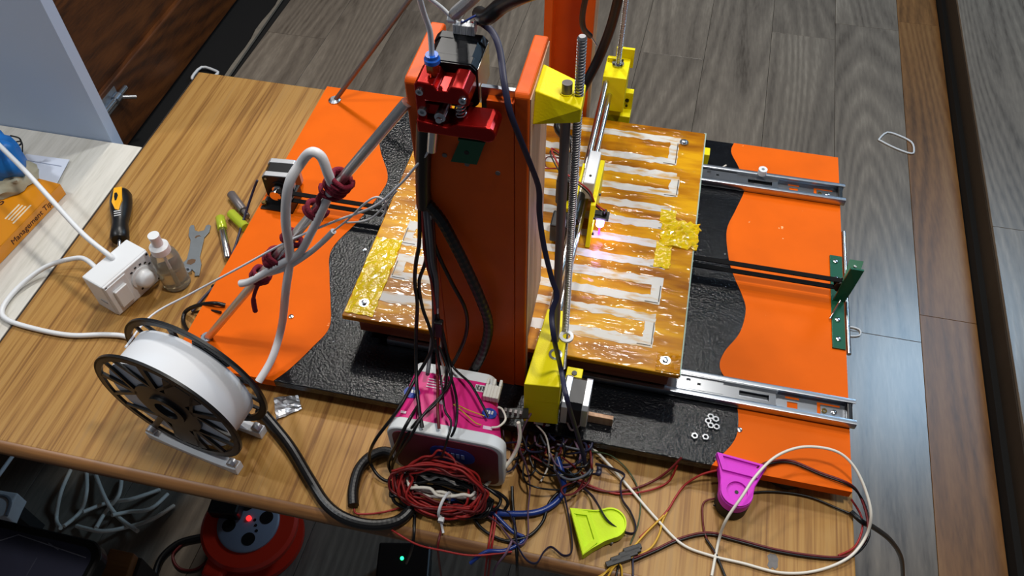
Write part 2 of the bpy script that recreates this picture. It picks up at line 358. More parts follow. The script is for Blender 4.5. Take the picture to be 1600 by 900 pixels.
# ------------------------------------------------------------------ the printer
PR = thing('desktop_printer', (.4, .27, TZ), 'home-made orange and black 3d printer on a painted board', 'printer')
bd = obj('base_board', MB().box(0, 0, -.012, .8, .541, 0), BLACKP, PR, bevel=.0012, label='black painted board with orange ends')
def smooth_path(pts, sub=6):
    out = []; N = len(pts)
    for i in range(N-1):
        p0,p1,p2,p3 = [Vector(pts[min(max(k,0),N-1)]) for k in (i-1,i,i+1,i+2)]
        for t in range(sub): t /= sub; out.append(.5*((2*p1)+(p2-p0)*t+(2*p0-5*p1+4*p2-p3)*t*t+(3*p1-p0-3*p2+p3)*t**3))
    return out+[Vector(pts[-1])]
wl = smooth_path([(.133,.5413),(.137,.50),(.118,.455),(.131,.414),(.158,.365),(.160,.331),(.146,.27),(.128,.212),(.142,.165),(.157,.128),(.170,.088),(.160,.055),(.145,.02),(.132,-.0003)])
wr = smooth_path([(.648,.5413),(.645,.52),(.657,.49),(.666,.46),(.667,.439),(.657,.40),(.647,.359),(.652,.31),(.660,.28),(.672,.25),(.678,.225),(.672,.188),(.655,.155),(.651,.131),(.664,.108),(.674,.08),(.676,.05),(.670,.03),(.655,.008),(.650,-.0003)])
for nm, poly in (('orange_paint', [(p.x,p.y) for p in wl]+[(-.0005,-.0003),(-.0005,.5413)]), ('orange_paint', [(p.x,p.y) for p in wr]+[(.8004,-.0003),(.8004,.5413)])):
    m2 = MB().prism(poly, -.0121, .0004); obj(nm, m2, ORANGE, bd, label='orange painted end of the board')
for x, y in ((.05,.04),(.735,.028),(.05,.50),(.75,.50)):
    obj('foot', MB().lathe((x,y,TZ), (0,0,1), [(0,.024),(.003,.027),(.0155,.027)]), RUBBER, PR, smooth=40)
# screws and holes in the board
def screw(x, y, z, parent, r=.0032, m=None):
    o = obj('screw', MB().lathe((x,y,z), (0,0,1), [(0,r),(.0012,r),(.0018,r*.6)], 14), m or STEEL, parent, smooth=40)
    return o
for u, v in ((455,495),(1155,672),(570,390),(870,612)):
    p = Z(u, v, .0004); screw(p.x, p.y, .0004, bd)
# drawer slides
def slide(y0, y1, xin, label):
    g = obj('drawer_slide', MB().plate(.25, .803, y0+.003, y1-.003, .0004, .0016,
        [(.728,.744,y0+.007,y0+.010),(.728,.744,y1-.010,y1-.007),(.730,.742,(y0+y1)/2-.004,(y0+y1)/2+.004),
         (.764,.790,y1-.0100,y1-.0075),(.764,.768,y0+.0075,y1-.0100),(.764,.790,y0+.0075,y0+.0095)]), ZINC, PR, label=label)
    for s, ya in ((1, y0), (-1, y1)):
        lip = [(ya+s*.004,.0004),(ya+s*.0012,.0010),(ya,.0040),(ya,.0085),(ya+s*.0012,.0115),(ya+s*.004,.0122),(ya+s*.0068,.0115),(ya+s*.0068,.0103),(ya+s*.004,.0108),(ya+s*.002,.0102),(ya+s*.0013,.0080),(ya+s*.0013,.0045),(ya+s*.0025,.0020),(ya+s*.004,.0016)]
        obj('channel_lip', MB().prism_dir([(.25,a,b) for a,b in lip], (.555,0,0)), ZINC, g, smooth=45)
    ym = (y0+y1)/2; hw = (y1-y0)/2-.0072
    obj('inner_channel', MB().plate(.42, xin, ym-hw, ym+hw, .0060, .0072, [(xin-.042,xin-.008,ym-.004,ym+.004)])
        .box(.42,ym-hw,.006,xin,ym-hw+.0013,.0112).box(.42,ym+hw-.0013,.006,xin,ym+hw,.0112), STEEL, g)
    obj('ball_retainer', MB().box(xin-.006,ym-hw-.003,.004,xin+.002,ym-hw+.001,.0108).box(xin-.006,ym+hw-.001,.004,xin+.002,ym+hw+.003,.0108), ZINC, g)
    obj('inner_tongue', MB().plate(.40, .655, ym-hw+.003, ym+hw-.003, .0085, .0098, [(.612,.617,ym-.001,ym+.006),(.625,.629,ym-.002,ym+.002)]), STEEL, g)
    obj('end_stop', MB().box(.7955,y0+.0065,.0016,.8015,y1-.0065,.0105), BLKPL, g, bevel=.0015)
    obj('slot_nut', MB().ring((.772,ym,.0016),(0,0,1),.0014,.0032,.001,16), BRASS, g)
    screw(.783, ym, .0017, g, .003)
slide(.4385, .4745, .7125, 'steel drawer slide at the back of the board')
slide(.0775, .1135, .716, 'steel drawer slide at the front of the board')
# belt
belt = obj('drive_belt', MB().box(.03,.270,.0295,.79,.277,.031).box(.03,.270,.0155,.79,.277,.017), mat('belt_rubber', (16, 15, 15), .8, spec=.15), PR)
# bed carrier and bed
BX0, BX1, BY0, BY1, BZ = .2015, .5995, .0725, .4885, .055
car = obj('bed_carrier', MB().box(.215, .084, .0135, .590, .470, .030), BROWNC, PR, bevel=.001, label='brown wooden carrier board under the bed')
bed = obj('heated_bed', MB().box(BX0, BY0, .0475, BX1, BY1, BZ), AMBER, PR, bevel=.0012, label='heated bed wrapped in amber tape')
obj('glass_edge', MB().box(BX1-.002, BY0+.002, .0482, BX1+.0012, BY1+.001, BZ-.0006), mat('glass_edge', (190, 214, 200), .12, trans=.3), bed)
def strip_mesh(pts, wd, z, seed, jit=.35, h=.00035):
    mb = MB(); n = len(pts); Lp = []; Rp = []
    for i, p in enumerate(pts):
        a = Vector(pts[max(i-1,0)]); b = Vector(pts[min(i+1,n-1)]); t = (b-a).normalized(); nn = Vector((-t.y,t.x))
        e1 = 1+jit*noise.noise((p[0]*120+seed, p[1]*120, 0))*1.4; e2 = 1+jit*noise.noise((p[0]*120+seed, p[1]*120, 9))*1.4
        Lp.append(Vector(p)+nn*wd*e1/2); Rp.append(Vector(p)-nn*wd*e2/2)
    for i in range(n-1):
        q = [Lp[i], Rp[i], Rp[i+1], Lp[i+1]]
        mb.add([(v.x,v.y,z+h) for v in q]+[(v.x,v.y,z-.0002) for v in q], [(0,1,2,3),(0,4,5,1),(2,6,7,3),(1,5,6,2),(3,7,4,0)])
    return mb
rows = [0.1101, 0.1457, 0.1734, 0.202, 0.2296, 0.2636, 0.2956, 0.3265, 0.3574, 0.3907, 0.4187, 0.4638]
def lin(a, b, n): return [(a[0]+(b[0]-a[0])*i/n, a[1]+(b[1]-a[1])*i/n) for i in range(n+1)]
for k, y in enumerate(rows):
    xl, xr = .236+.006*random.random(), .564+.008*random.random()
    obj('heater_track', strip_mesh(lin((xl,y),(xr,y),44), .0125 if k % 3 else .0140, BZ, k*3.1, .3), SMEAR, bed, weld=True)
    if k < 11:
        x = xr-.006 if k % 2 == 0 else xl+.006
        obj('track_turn', strip_mesh(lin((x,y),(x,rows[k+1]),8), .0125, BZ+.0001, k*5.7+2, .25), SMEAR, bed, weld=True)
        s = .0045 if k % 2 == 0 else -.0045
        obj('foil_cut', MB().box(x+s-.0005, y-.002, BZ, x+s+.0005, rows[k+1]-.006, BZ+.0008).box(x-.012 if s > 0 else x-.004, y-.0045, BZ, x+.004 if s > 0 else x+.012, y-.0037, BZ+.0008), BLKPL, bed)
for x, y in ((.5815,.089),(.571,.462),(.222,.095),(.222,.466)):
    wsh = obj('washer', MB().ring((x,y,BZ+.0004), (0,0,1), .002, .0062, .0012, 24), STEEL, bed)
    obj('bolt_head', MB().lathe((x,y,BZ+.0014), (0,0,1), [(0,.0034),(.0022,.0032),(.0026,.0022)], 12), ZINC, wsh, smooth=40)
    obj('standoff', MB().cyl((x,y,.030), (x,y,.0475), .004, n=12), ZINC, car, smooth=40)
def crumple(x0, x1, y0, y1, z, nx, ny, amp, seed, tear=0):
    mb = MB(); g = []
    for j in range(ny+1):
        for i in range(nx+1):
            x = x0+(x1-x0)*i/nx; y = y0+(y1-y0)*j/ny
            if i in (0,nx): x += tear*noise.noise((y*200, seed, i))
            if j in (0,ny): y += tear*noise.noise((x*200, seed, j))
            g.append((x, y, z+amp*abs(noise.noise((x*130, y*130, seed)))+amp*.5*random.random()))
    k = len(g); low = [(p[0],p[1],z-.0004) for p in g]
    f = [(j*(nx+1)+i, j*(nx+1)+i+1, (j+1)*(nx+1)+i+1, (j+1)*(nx+1)+i) for j in range(ny) for i in range(nx)]
    W = nx+1; rim = [i for i in range(W)]+[W*j+nx for j in range(1,ny+1)]+[W*ny+i for i in range(nx-1,-1,-1)]+[W*j for j in range(ny-1,0,-1)]
    f += [(rim[a]+k, rim[(a+1)%len(rim)]+k, rim[(a+1)%len(rim)], rim[a]) for a in range(len(rim))]
    return mb.add(g+low, f)
obj('tape_patch', crumple(.5565, .604, .262, .307, BZ+.0006, 12, 14, .005, 3, .006), TAPEY, bed, label='crumpled yellow tape patch')
obj('tape_patch', crumple(.553, .573, .225, .268, BZ+.0006, 6, 12, .0012, 8, .002), TAPEY, bed)
obj('tape_patch', crumple(.553, .573, .300, .325, BZ+.0006, 6, 8, .0012, 9, .002), TAPEY, bed)
obj('tape_patch', crumple(.203, .238, .078, .200, BZ+.0004, 8, 20, .0016, 15, .003), TAPEY, bed, label='yellow tape along the left bed edge')
obj('tape_patch', crumple(.572, .599, .074, .100, BZ+.0003, 8, 10, .0022, 21, .0), AMBER, bed)

# columns
cf = obj('front_column', MB().box(.337,.055,0,.392,.067,.395).box(.392,.055,0,.4140,.067,.418), RUST, PR, label='orange painted front upright with two side boards')
def flange(x0, x1):
    return MB().prism_dir([(x0,.055,0),(x0,.067,0),(x0,.067,.085),(x0,.139,.10),(x0,.139,.424),(x0,.135,.428),(x0,.058,.428),(x0,.055,.425)], (x1-x0,0,0))
obj('side_board', flange(.3245,.3368), RUST, cf, bevel=.0015)
obj('side_board', flange(.4142,.4265), RUST, cf, bevel=.0015)
obj('raw_side', MB().prism_dir([(.4266,.057,.0),(.4266,.066,0),(.4266,.066,.087),(.4266,.137,.102),(.4266,.137,.422),(.4266,.058,.422)], (.0008,0,0)), RAWWOOD, cf, label='bare wood outer face')
for u, v in ((778,270),(695,242),(730,256)):
    p = Y(u, v, .055); obj('screw', MB().cyl((p.x,.0552,p.z), (p.x,.0540,p.z), .0022, n=12), DARKROD, cf, smooth=40)
pg = [Y(725,205,.047), Y(766,203,.047), Y(743,263,.047), Y(702,258,.047)]
obj('green_plate', MB().prism_dir([(p.x,.0535,p.z) for p in pg], (0,-.002,0)).box(.374,.030,.394,.396,.0535,.396), GREEN, cf, label='green steel bracket under the extruder')
p = Y(727,244,.047); obj('plate_hole', MB().cyl((p.x,.0520,p.z), (p.x,.0512,p.z), .0022, n=14), BLKPL, cf)
cb = obj('back_column', MB().box(.370,.530,0,.425,.541,.62), RUST, PR, label='orange painted rear upright')
obj('side_board', MB().box(.3585,.500,0,.370,.541,.62), RUST, cb, bevel=.001)
obj('side_board', MB().box(.4135,.500,0,.4255,.541,.62), RUST, cb, bevel=.001)
obj('raw_side', MB().box(.4255,.501,0,.4265,.540,.62), RAWWOOD, cb)
# brace rods
def rod_thing(name, a, b, r, m, parent, **k): return obj(name, MB().cyl(a, b, r, n=20), m, parent, smooth=40, **k)
BR0, BR1 = Vector((.028,.041,0)), Vector((.3245,.056,.404))
BR1b = BR0+(BR1-BR0)*1.0
rod_thing('brace_rod', BR0, BR1b, .0048, mat('brace_steel', (206, 204, 202), .3, .9), PR, label='steel brace rod to the front upright')
obj('brace_clamp', MB().ring((.028,.041,0), (0,0,1), .004, .0075, .003, 16), ZINC, PR)
C0 = Vector((.024,.51,0)); C1 = C0+(Vector((.168,.51,.197))-C0)*1.9
rod_thing('brace_rod', C0, C1, .0036, DARKROD, PR, label='thin steel brace rod to the rear upright')
obj('brace_clamp', MB().lathe((.024,.51,0), (0,0,1), [(0,.010),(.002,.010),(.005,.006)], 12), ZINC, PR)

# stepper motor helper: axis d, up u
def motor(name, c, d, u, half, length, parent, label, cap_m=None, face_m=None, shaft=.016):
    """c centre of the front face, d outward axis"""
    d = Vector(d).normalized(); u = Vector(u).normalized(); s = d.cross(u); c = Vector(c)
    def oct_(off, hh, ch): return [c+d*off+s*a+u*b for a, b in ((hh-ch,-hh),(hh,-hh+ch),(hh,hh-ch),(hh-ch,hh),(-hh+ch,hh),(-hh,hh-ch),(-hh,-hh+ch),(-hh+ch,-hh))]
    g = obj(name, MB().hexa(oct_(-length*.27, half*.985, half*.28), oct_(-length*.77, half*.985, half*.28)), BLKSAT, parent, label=label)
    obj('end_cap', MB().hexa(oct_(-length*.27, half, half*.2), oct_(-.0012, half, half*.2)), cap_m or MCAP, g, bevel=.0006)
    obj('face_plate', MB().hexa(oct_(-.0012, half*.97, half*.2), oct_(0, half*.97, half*.2)), face_m or BLKSAT, g)
    obj('end_cap', MB().hexa(oct_(-length, half, half*.2), oct_(-length*.77, half, half*.2)), cap_m or MCAP, g, bevel=.0006)
    obj('pilot_ring', MB().ring(c, d, .003, half*.52, .0015, 28), face_m or BLKSAT, g, smooth=40)
    obj('shaft', MB().cyl(c, c+d*shaft, .0025, n=14), STEEL, g, smooth=40)
    for a in (-1,1):
        for b in (-1,1): obj('screw', MB().cyl(c+s*a*half*.73+u*b*half*.73, c+s*a*half*.73+u*b*half*.73+d*.0008, .0018, n=10), ZINC, g)
    return g
a = radians(5); dY = Vector((sin(a),-cos(a),0))
ym = motor('stepper_motor', (.0265,.287,.0225), dY, (0,0,1), .0215, .036, PR, 'bed stepper motor at the left end of the belt')
obj('pulley', MB().lathe(Vector((.0265,.287,.0225))+dY*.004, dY, [(0,.008),(.002,.008),(.002,.006),(.010,.006),(.010,.008),(.013,.008)], 20), STEEL, ym, smooth=40)
obj('motor_mount', MB().box(.004,.262,.0004,.052,.286,.0025).box(.046,.262,.0004,.052,.300,.020), BLKPL, ym)
obj('screw_knob', MB().lathe((.0075,.270,.003), (0,0,1), [(0,.004),(.004,.004),(.005,.003)], 12), BRASS, ym, smooth=40)

# extruder on top of the front column
EX = motor('extruder', (.3635,.056,.4275), (0,-1,0), (0,0,1), .0212, .040, PR, 'red metal filament extruder with its black stepper motor', cap_m=BLKSAT)
obj('side_plate', MB().box(.3848,.058,.412,.3853,.094,.444), CHROME, EX)
fy, by = .030, .0555
def face_poly(pts, y0, y1, m, name, bev=.001, label=None): return obj(name, MB().prism_dir([(x,y0,z) for x,z in pts], (0,y1-y0,0)), m, EX, bevel=bev, label=label)
face_poly([(.342,.444),(.342,.406),(.350,.404),(.350,.430),(.3845,.430),(.3845,.441),(.380,.446),(.371,.446),(.368,.441),(.360,.441),(.357,.446),(.345,.447)], fy, by-.001, REDAL, 'extruder_body')
face_poly([(.342,.424),(.362,.424),(.362,.414),(.342,.414)], fy+.004, by-.001, REDAL, 'idler_block')
arm = [(.342,.413),(.342,.401),(.392,.401)]+[(.3985+.0075*sin(t*pi/8), .4075-.0075*cos(t*pi/8)+.0) for t in range(0,9)]+[(.375,.414),(.366,.409)]
face_poly(arm, fy-.004, by-.005, REDAL, 'lever_arm', .0012, 'red tension lever with rounded end')
mb = MB(); hel = [(.3755+.0042*cos(t*.5), .0375+.0042*sin(t*.5), .413+.017*t/64) for t in range(65)]
obj('spring', MB().tube(hel, .0007, 6, 1), STEEL, EX, smooth=60)
obj('drive_gear', MB().cyl((.3625,.050,.4205), (.3625,.024,.4205), .0045, n=18).cyl((.3625,.024,.4205), (.3625,.020,.4205), .0025, n=12), STEEL, EX, smooth=40)
for x, z, r in ((.3475,.421,.0036),(.3475,.4065,.003),(.3805,.437,.003),(.347,.440,.003)):
    obj('cap_screw', MB().ring((x,fy-.0035,z), (0,1,0), r*.45, r, .0045, 18).cyl((x,fy-.001,z),(x,fy,z),r*.5,n=6), STEEL, EX, smooth=40)
FT = Vector((.3545,.042,.446))
obj('brass_fitting', MB().cyl(FT, FT+Vector((0,0,.004)), .0032, n=14).cyl(FT+Vector((0,0,.004)), FT+Vector((0,0,.011)), .0055, n=6), BRASS, EX)
obj('blue_collar', MB().lathe(FT+Vector((0,0,.011)), (0,0,1), [(0,.005),(.001,.0062),(.004,.0062),(.005,.0052),(.0075,.005)], 24), BLUEPL, EX, smooth=40)
obj('guide_tube', MB().cyl((.3505,.045,.401), (.3455,.045,.366), .0047, n=18), CHROME, EX, smooth=40, label='chrome filament guide tube')
cn = obj('motor_connector', MB().plate(.3565,.3745,.092,.101,.4490,.4575,[(.359,.362,.0975,.101),(.364,.367,.0975,.101),(.369,.372,.0975,.101)]), WHITEPL, EX, bevel=.0005, label='white wire connector')
obj('steel_bracket', MB().box(.386,.062,.396,.4135,.066,.425), ZINC, EX)
# top rod holder (yellow wedge) on the right board
tp = [(.4272,.075,.418),(.4272,.111,.418),(.466,.091,.418),(.467,.060,.418)]
bt = [(.4272,.066,.390),(.4272,.111,.392),(.466,.091,.404),(.467,.060,.404)]
rh = obj('rod_holder', MB().hexa([bt[i] for i in (0,3,2,1)], [tp[i] for i in (0,3,2,1)]), YELLOW, PR, bevel=.001, label='yellow wedge holding the vertical rod at the top')
ZR0, ZR1 = Vector((.460,.056,.03)), Vector((.4525,.0775,.428))
rod_thing('smooth_rod', ZR0, ZR1, .0043, DARKROD, PR, label='grey vertical guide rod beside the front upright')
obj('rod_collar', MB().ring(ZR1-Vector((0,0,.0108)), (0,0,1), .0042, .0056, .002, 20), YELLOW, rh)
def leadscrew(a, b, r, label):
    a, b = Vector(a), Vector(b); n = int((b-a).length/.0028); prof = []
    for i in range(n): h = (b-a).length*i/n; prof += [(h, r),(h+.0011, r),(h+.0015, r*.74),(h+.0024, r*.74)]
    prof += [((b-a).length-.0005, r),((b-a).length+.0015, r*.7)]
    return obj('lead_screw', MB().lathe(a, b-a, prof, 14), SCREWM, PR, smooth=50, label=label)
LS0, LS1 = Vector((.4685,.073,.03)), Vector((.4615,.078,.470))
leadscrew(LS0, LS1, .0039, 'threaded lead screw beside the front upright')
# front gantry end block
fe = [(.437,-.002),(.475,.002),(.467,.101),(.4425,.1)]
gf = obj('gantry_end', MB().prism(fe, .066, .100).prism([(.437,-.002),(.475,.002),(.4715,.046),(.4395,.044)], .021, .066), YELLOW, PR, bevel=.001, label='yellow printed block at the front end of the gantry')
obj('bearing_ring', MB().ring((.4625,.041,.100), (0,0,1), .0046, .0072, .0012, 24), ZINC, gf, smooth=40)
obj('nut_flange', MB().ring((.4700,.066,.0995), (0,0,1), .0042, .0078, .003, 28), WHITEPL, gf, smooth=40)
obj('mount_tab', MB().box(.475,.043,.052,.493,.058,.056), YELLOW, gf, bevel=.0008)
obj('tab_screw', MB().cyl((.484,.050,.056),(.484,.050,.0575),.003,n=10), BLKPL, gf)
xm = motor('stepper_motor', (.4765,.020,.049), (-1,0,0), (0,0,1), .0210, .0300, PR, 'silver stepper motor on the front gantry block', shaft=.001)
obj('wood_tab', MB().box(.5065,.024,.0004,.535,.029,.016), RAWWOOD, PR, bevel=.0006, label='small bare wood stop beside the motor')
# rear gantry end
gb = obj('gantry_end', MB().box(.4445,.500,.062,.478,.548,.121), YELLOW, PR, bevel=.0012, label='yellow printed block at the rear end of the gantry')
obj('ear', MB().box(.456,.548,.105,.482,.553,.136).box(.446,.535,.121,.458,.541,.127), YELLOW, gb, bevel=.0008)
obj('nut_flange', MB().ring((.4615,.531,.121), (0,0,1), .004, .0085, .0025, 28), ZINC, gb, smooth=40)
for x, y in ((.456,.525),(.467,.537),(.456,.537),(.467,.525)): obj('screw', MB().cyl((x,y,.1235),(x,y,.1255),.0016,n=8), BLKPL, gb)
rm = obj('rod_mount', MB().box(.444,.512,.030,.489,.541,.046).box(.474,.530,.046,.489,.541,.075), YELLOW, PR, bevel=.001, label='yellow rear rod mount on the board')
obj('tab_screw', MB().cyl((.481,.5301,.062),(.481,.5285,.062),.003,n=10).cyl((.481,.5301,.052),(.481,.5285,.052),.002,n=10), BLKPL, rm)
leadscrew((.4615,.531,.03), (.4635,.522,.48), .0036, 'threaded lead screw beside the rear upright')
# gantry rods
for dx, dz in ((0,0),(.0065,-.022)):
    rod_thing('gantry_rod', (.4465+dx,.100,.089+dz), (.4500+dx,.504,.112+dz), .0042, CHROME, PR, label='polished rod spanning the bed from front to back')
# hot-end carriage
hc = obj('hotend_carriage', MB().prism_dir([(.4655,.238,.056),(.4655,.340,.062),(.4655,.345,.108),(.4655,.262,.108)], (.006,0,0)), YELLOW, PR, bevel=.0008, label='yellow hot-end carriage plate')
obj('bearing_block', MB().box(.4515,.285,.094,.4655,.345,.122), WHITEPL, hc, bevel=.0015)
obj('block_screw', MB().cyl((.4585,.298,.122),(.4585,.298,.1228),.0016,n=10), BLKPL, hc)
obj('linear_bearing', MB().cyl((.448,.240,.0965),(.4486,.285,.0985),.0072,n=20), BLKPL, hc, smooth=40)
obj('side_bracket', MB().box(.434,.262,.070,.4475,.290,.096).box(.4445,.255,.060,.4475,.330,.112), YELLOW, hc, bevel=.001)
obj('blower_fan', MB().box(.419,.275,.086,.440,.330,.128), BLKPL, hc, bevel=.003)
obj('heat_sink', MB().box(.420,.235,.060,.442,.262,.090), BLKPL, hc, bevel=.002)
obj('fan_label', MB().box(.4402,.296,.098,.4412,.318,.122), WHITEPL, hc)
for y, z in ((.250,.07),(.250,.098),(.268,.085),(.300,.09)): obj('screw', MB().cyl((.4714,y,z),(.4740,y,z),.0018,n=10), BLKPL, hc)
LP = Vector((.4795,.262,.082))
obj('probe_holder', MB().box(LP.x-.008,LP.y-.004,LP.z+.006,LP.x+.010,LP.y+.010,LP.z+.009).cyl(LP+Vector((.004,.004,.009)),LP+Vector((.004,.004,.016)),.003,n=12), BLKPL, hc)
obj('probe_led', MB().lathe(LP+Vector((0,0,-.0085)), (0,0,1), [(0,.0026),(.002,.0050),(.0140,.0050),(.0150,.0035)], 18), mat('violet_led', (225, 190, 255), .3, emit=14, emcol=(206, 160, 255)), hc, smooth=40, label='glowing violet-white probe light')
obj('probe_pin', MB().cyl(LP+Vector((0,0,-.024)), LP+Vector((0,0,-.008)), .0012, n=8), mat('pin_magenta', (200, 90, 220), .3, emit=1.2, emcol=(255, 60, 240)), hc)
l = bpy.data.lights.new('probe_glow', 'POINT'); l.energy = .035; l.color = (.62, .45, 1); l.shadow_soft_size = .006
o = bpy.data.objects.new('probe_glow', l); COL.objects.link(o); o.location = LP+Vector((0,-.010,0))
# green pulley bracket at the right end
gk = obj('pulley_bracket', MB().plate(.7835,.7995,.188,.341,.0005,.0028,[]), GREEN, PR, bevel=.0004, label='dark green steel pulley bracket at the right end of the belt')
vp = [Z(1313,457,.004), Z(1330,462,.004), Z(1345,420,.048), Z(1328,411,.048)]
obj('upright_plate', MB().prism_dir([(.786,.262,.003),(.800,.262,.003),(.803,.2640,.034),(.806,.268,.060),(.790,.268,.060),(.787,.264,.034)], (0,.0025,0)), GREEN, gk)
obj('top_tab', MB().prism_dir([(.787,.2665,.036),(.804,.2665,.036),(.810,.294,.0475),(.793,.294,.0475)], (0,0,.002)), GREEN, gk)
obj('pulley', MB().lathe((.790,.268,.023), (0,1,0), [(0,.009),(.001,.009),(.001,.0062),(.008,.0062),(.008,.009),(.009,.009)], 22), BLKPL, gk, smooth=40)
for y in (.330,.300,.232,.202): screw(.7905, y, .0028, gk, .0032)
obj('bracket_hole', MB().cyl((.800,.2855,.0465),(.8005,.2860,.0475),.002,n=10), WHITEPL, gk)
obj('cotter_wire', MB().tube([(.792,.256,.012),(.786,.243,.008),(.781,.231,.004)], .0012, 6, 4), STEEL, gk, smooth=60)
rod_thing('edge_rod', (.8045,.186,-.003), (.8045,.392,-.003), .0028, STEEL, PR, label='silver rod along the right edge of the board')
obj('yellow_stop', MB().box(.6025,.484,.0005,.612,.500,.020), YELLOW, PR, bevel=.001)

# ------------------------------------------------------------------ filament spool on its rails
th = .178; AX = Vector((sin(th), cos(th), 0)); UU = Vector((cos(th), -sin(th), 0)); ZZ = Vector((0,0,1))
SCN = Vector((.0687,-.095,.0700)); SR = .0875
sp = thing('filament_spool', (SCN.x, SCN.y, TZ+.01), 'black spool wound with white filament standing on its edge', 'spool')
def flange_mesh(c, t):
    mb = MB(); n = 96
    mb.ring(c, AX, SR-.008, SR, t, n); mb.ring(c, AX, .014, .040, t, 48); mb.ring(c-AX*.003 if t > 0 else c, AX, .014, .022, abs(t)+.003, 36)
    mb.ring(c, AX, SR-.002, SR+.0006, t, n)
    for k in range(5):
        a0 = 2*pi*k/5+.35
        for aa, bb, w in ((a0,a0,.0036),(a0+.05,a0+.50,.0020),(a0-.05,a0-.50,.0020)):
            p = c+UU*cos(aa)*.038+ZZ*sin(aa)*.038+AX*t/2; q = c+UU*cos(bb)*(SR-.007)+ZZ*sin(bb)*(SR-.007)+AX*t/2
            d = (q-p).normalized(); s = d.cross(AX); mb.obox((p+q)/2, d, s, AX, (q-p).length/2+.001, w, abs(t)/2)
    # solid webs between pairs of windows
    for k in (0, 3):
        a0 = 2*pi*k/5+.35+2*pi/10
        ang = [a0+.30*(i/6-.5)*2 for i in range(7)]
        outer = [c+UU*cos(x)*(SR-.0105)+ZZ*sin(x)*(SR-.0105) for x in ang]; inner = [c+UU*cos(x)*.039+ZZ*sin(x)*.039 for x in ang[::-1]]
        mb.prism_dir(outer+inner, AX*t)
    return mb
obj('spool_flange', flange_mesh(SCN, .003), BLKPL, sp, smooth=30)
obj('spool_flange', flange_mesh(SCN+AX*.049, .003), BLKPL, sp, smooth=30)
obj('spool_hub', MB().ring(SCN+AX*.003, AX, .014, .034, .046, 40), BLKPL, sp, smooth=40)
prof = []; 
for i in range(2): h = .0035+.045*i/60; prof += [(h, .0725)]
fm = MB(); n = 72
vs = []
for h, r in [(.0035,.036)]+prof+[(.0485,.0722),(.0485,.036)]: vs.append((h, r))
fm.lathe(SCN, AX, vs, n); obj('wound_filament', fm, FILA, sp, smooth=50)
rest = thing('spool_rest', (SCN.x, SCN.y, TZ), 'white curved rails with rollers under the filament spool', 'spool stand')
for off in (.0015, .0505):
    c = SCN+AX*off; prof = []
    xs = [-.062+.124*i/24 for i in range(25)]
    top = [(x, TZ+.0075+.0065*(abs(x)/.062)**3) for x in xs]
    poly = [(x, TZ) for x in (xs[-1], xs[0])]+top
    P3 = [Vector((c.x,c.y,0))+UU*x+ZZ*z-AX*.0075 for x, z in poly]
    rl = obj('rail', MB().prism_dir(P3, AX*.012), WHITEPL, rest, bevel=.0008)
    for s in (-1, 1):
        q = Vector((c.x,c.y,0))+UU*s*.0555+ZZ*(TZ+.0150)-AX*.0060; obj('roller', MB().cyl(q, q+AX*.008, .0058, n=18), MCAP, rl, smooth=40)

# ------------------------------------------------------------------ ice-cream tub lying on its side
tub = thing('ice_cream_tub', (.365,-.02,TZ), 'pink and white plastic tub lying on its side before the upright', 'tub')
def rrect(cx, cz, hx, hz, r, y, n=6):
    out = []
    for sx, sz, a0 in ((1,1,0),(-1,1,pi/2),(-1,-1,pi),(1,-1,1.5*pi)):
        for i in range(n+1): a = a0+pi/2*i/n; out.append((cx+sx*(hx-r)+r*cos(a), y, cz+sz*(hz-r)+r*sin(a)))
    return out
cz = .021
obj('tub_body', MB().hexa(rrect(.3545,cz-.002,.0455,.0440,.012,.022), rrect(.364,cz,.0600,.0480,.016,-.052)), PINK, tub, smooth=50)
obj('tub_base', MB().hexa(rrect(.3545,cz-.002,.0462,.0446,.012,.024), rrect(.3555,cz-.002,.0472,.0452,.012,.012)), RIMW, tub, smooth=50)
obj('tub_rim', MB().hexa(rrect(.3645,cz,.0640,.0488,.018,-.050), rrect(.3645,cz,.0640,.0488,.018,-.064)), RIMW, tub, smooth=50, bevel=.0015)
lid = obj('lid_face', MB().hexa(rrect(.3645,cz,.0580,.0430,.014,-.0638), rrect(.3645,cz,.0580,.0430,.014,-.0648)), LIDSHADE, tub, smooth=50)
obj('lid_logo', MB().hexa(rrect(.372,cz+.012,.025,.016,.015,-.0646), rrect(.372,cz+.012,.025,.016,.015,-.0653)), LOGO, lid, smooth=50)
for i in range(5): obj('lid_print', MB().box(.360+.0055*i, -.0657, cz+.008, .3635+.0055*i, -.0650, cz+.017), mat('print_pale', (150, 170, 220), .5), lid)
def tubtop(x, y): return cz+.042+(.022-y)/.074*.006+.0004   # sloping upper side of the tub
def toppatch(name, x0, x1, y0, y1, m, parent, h=.0004):
    q = [(x0,y0),(x1,y0),(x1,y1),(x0,y1)]
    return obj(name, MB().hexa([(x,y,tubtop(x,y)-.0003) for x,y in q], [(x,y,tubtop(x,y)+h) for x,y in q]), m, parent)
for i in range(4): toppatch('print_line', .329, .352, .003-.0035*i, .0045-.0035*i, mat('print_white', (236, 210, 226), .5), tub)
bc = toppatch('barcode_label', .3815, .3955, -.001, .008, RIMW, tub)
for i in range(8): toppatch('barcode_bar', .3825+.0015*i, .3832+.0015*i+.0004*(i % 2), .0003, .0068, BLKPL, bc, .0007)
toppatch('print_line', .344, .353, -.026, -.021, mat('print_white', (236, 210, 226), .5), tub)
toppatch('print_line', .312, .318, -.046, -.043, mat('print_white', (236, 210, 226), .5), tub)
toppatch('print_line', .402, .412, -.046, -.042, mat('print_white', (236, 210, 226), .5), tub)
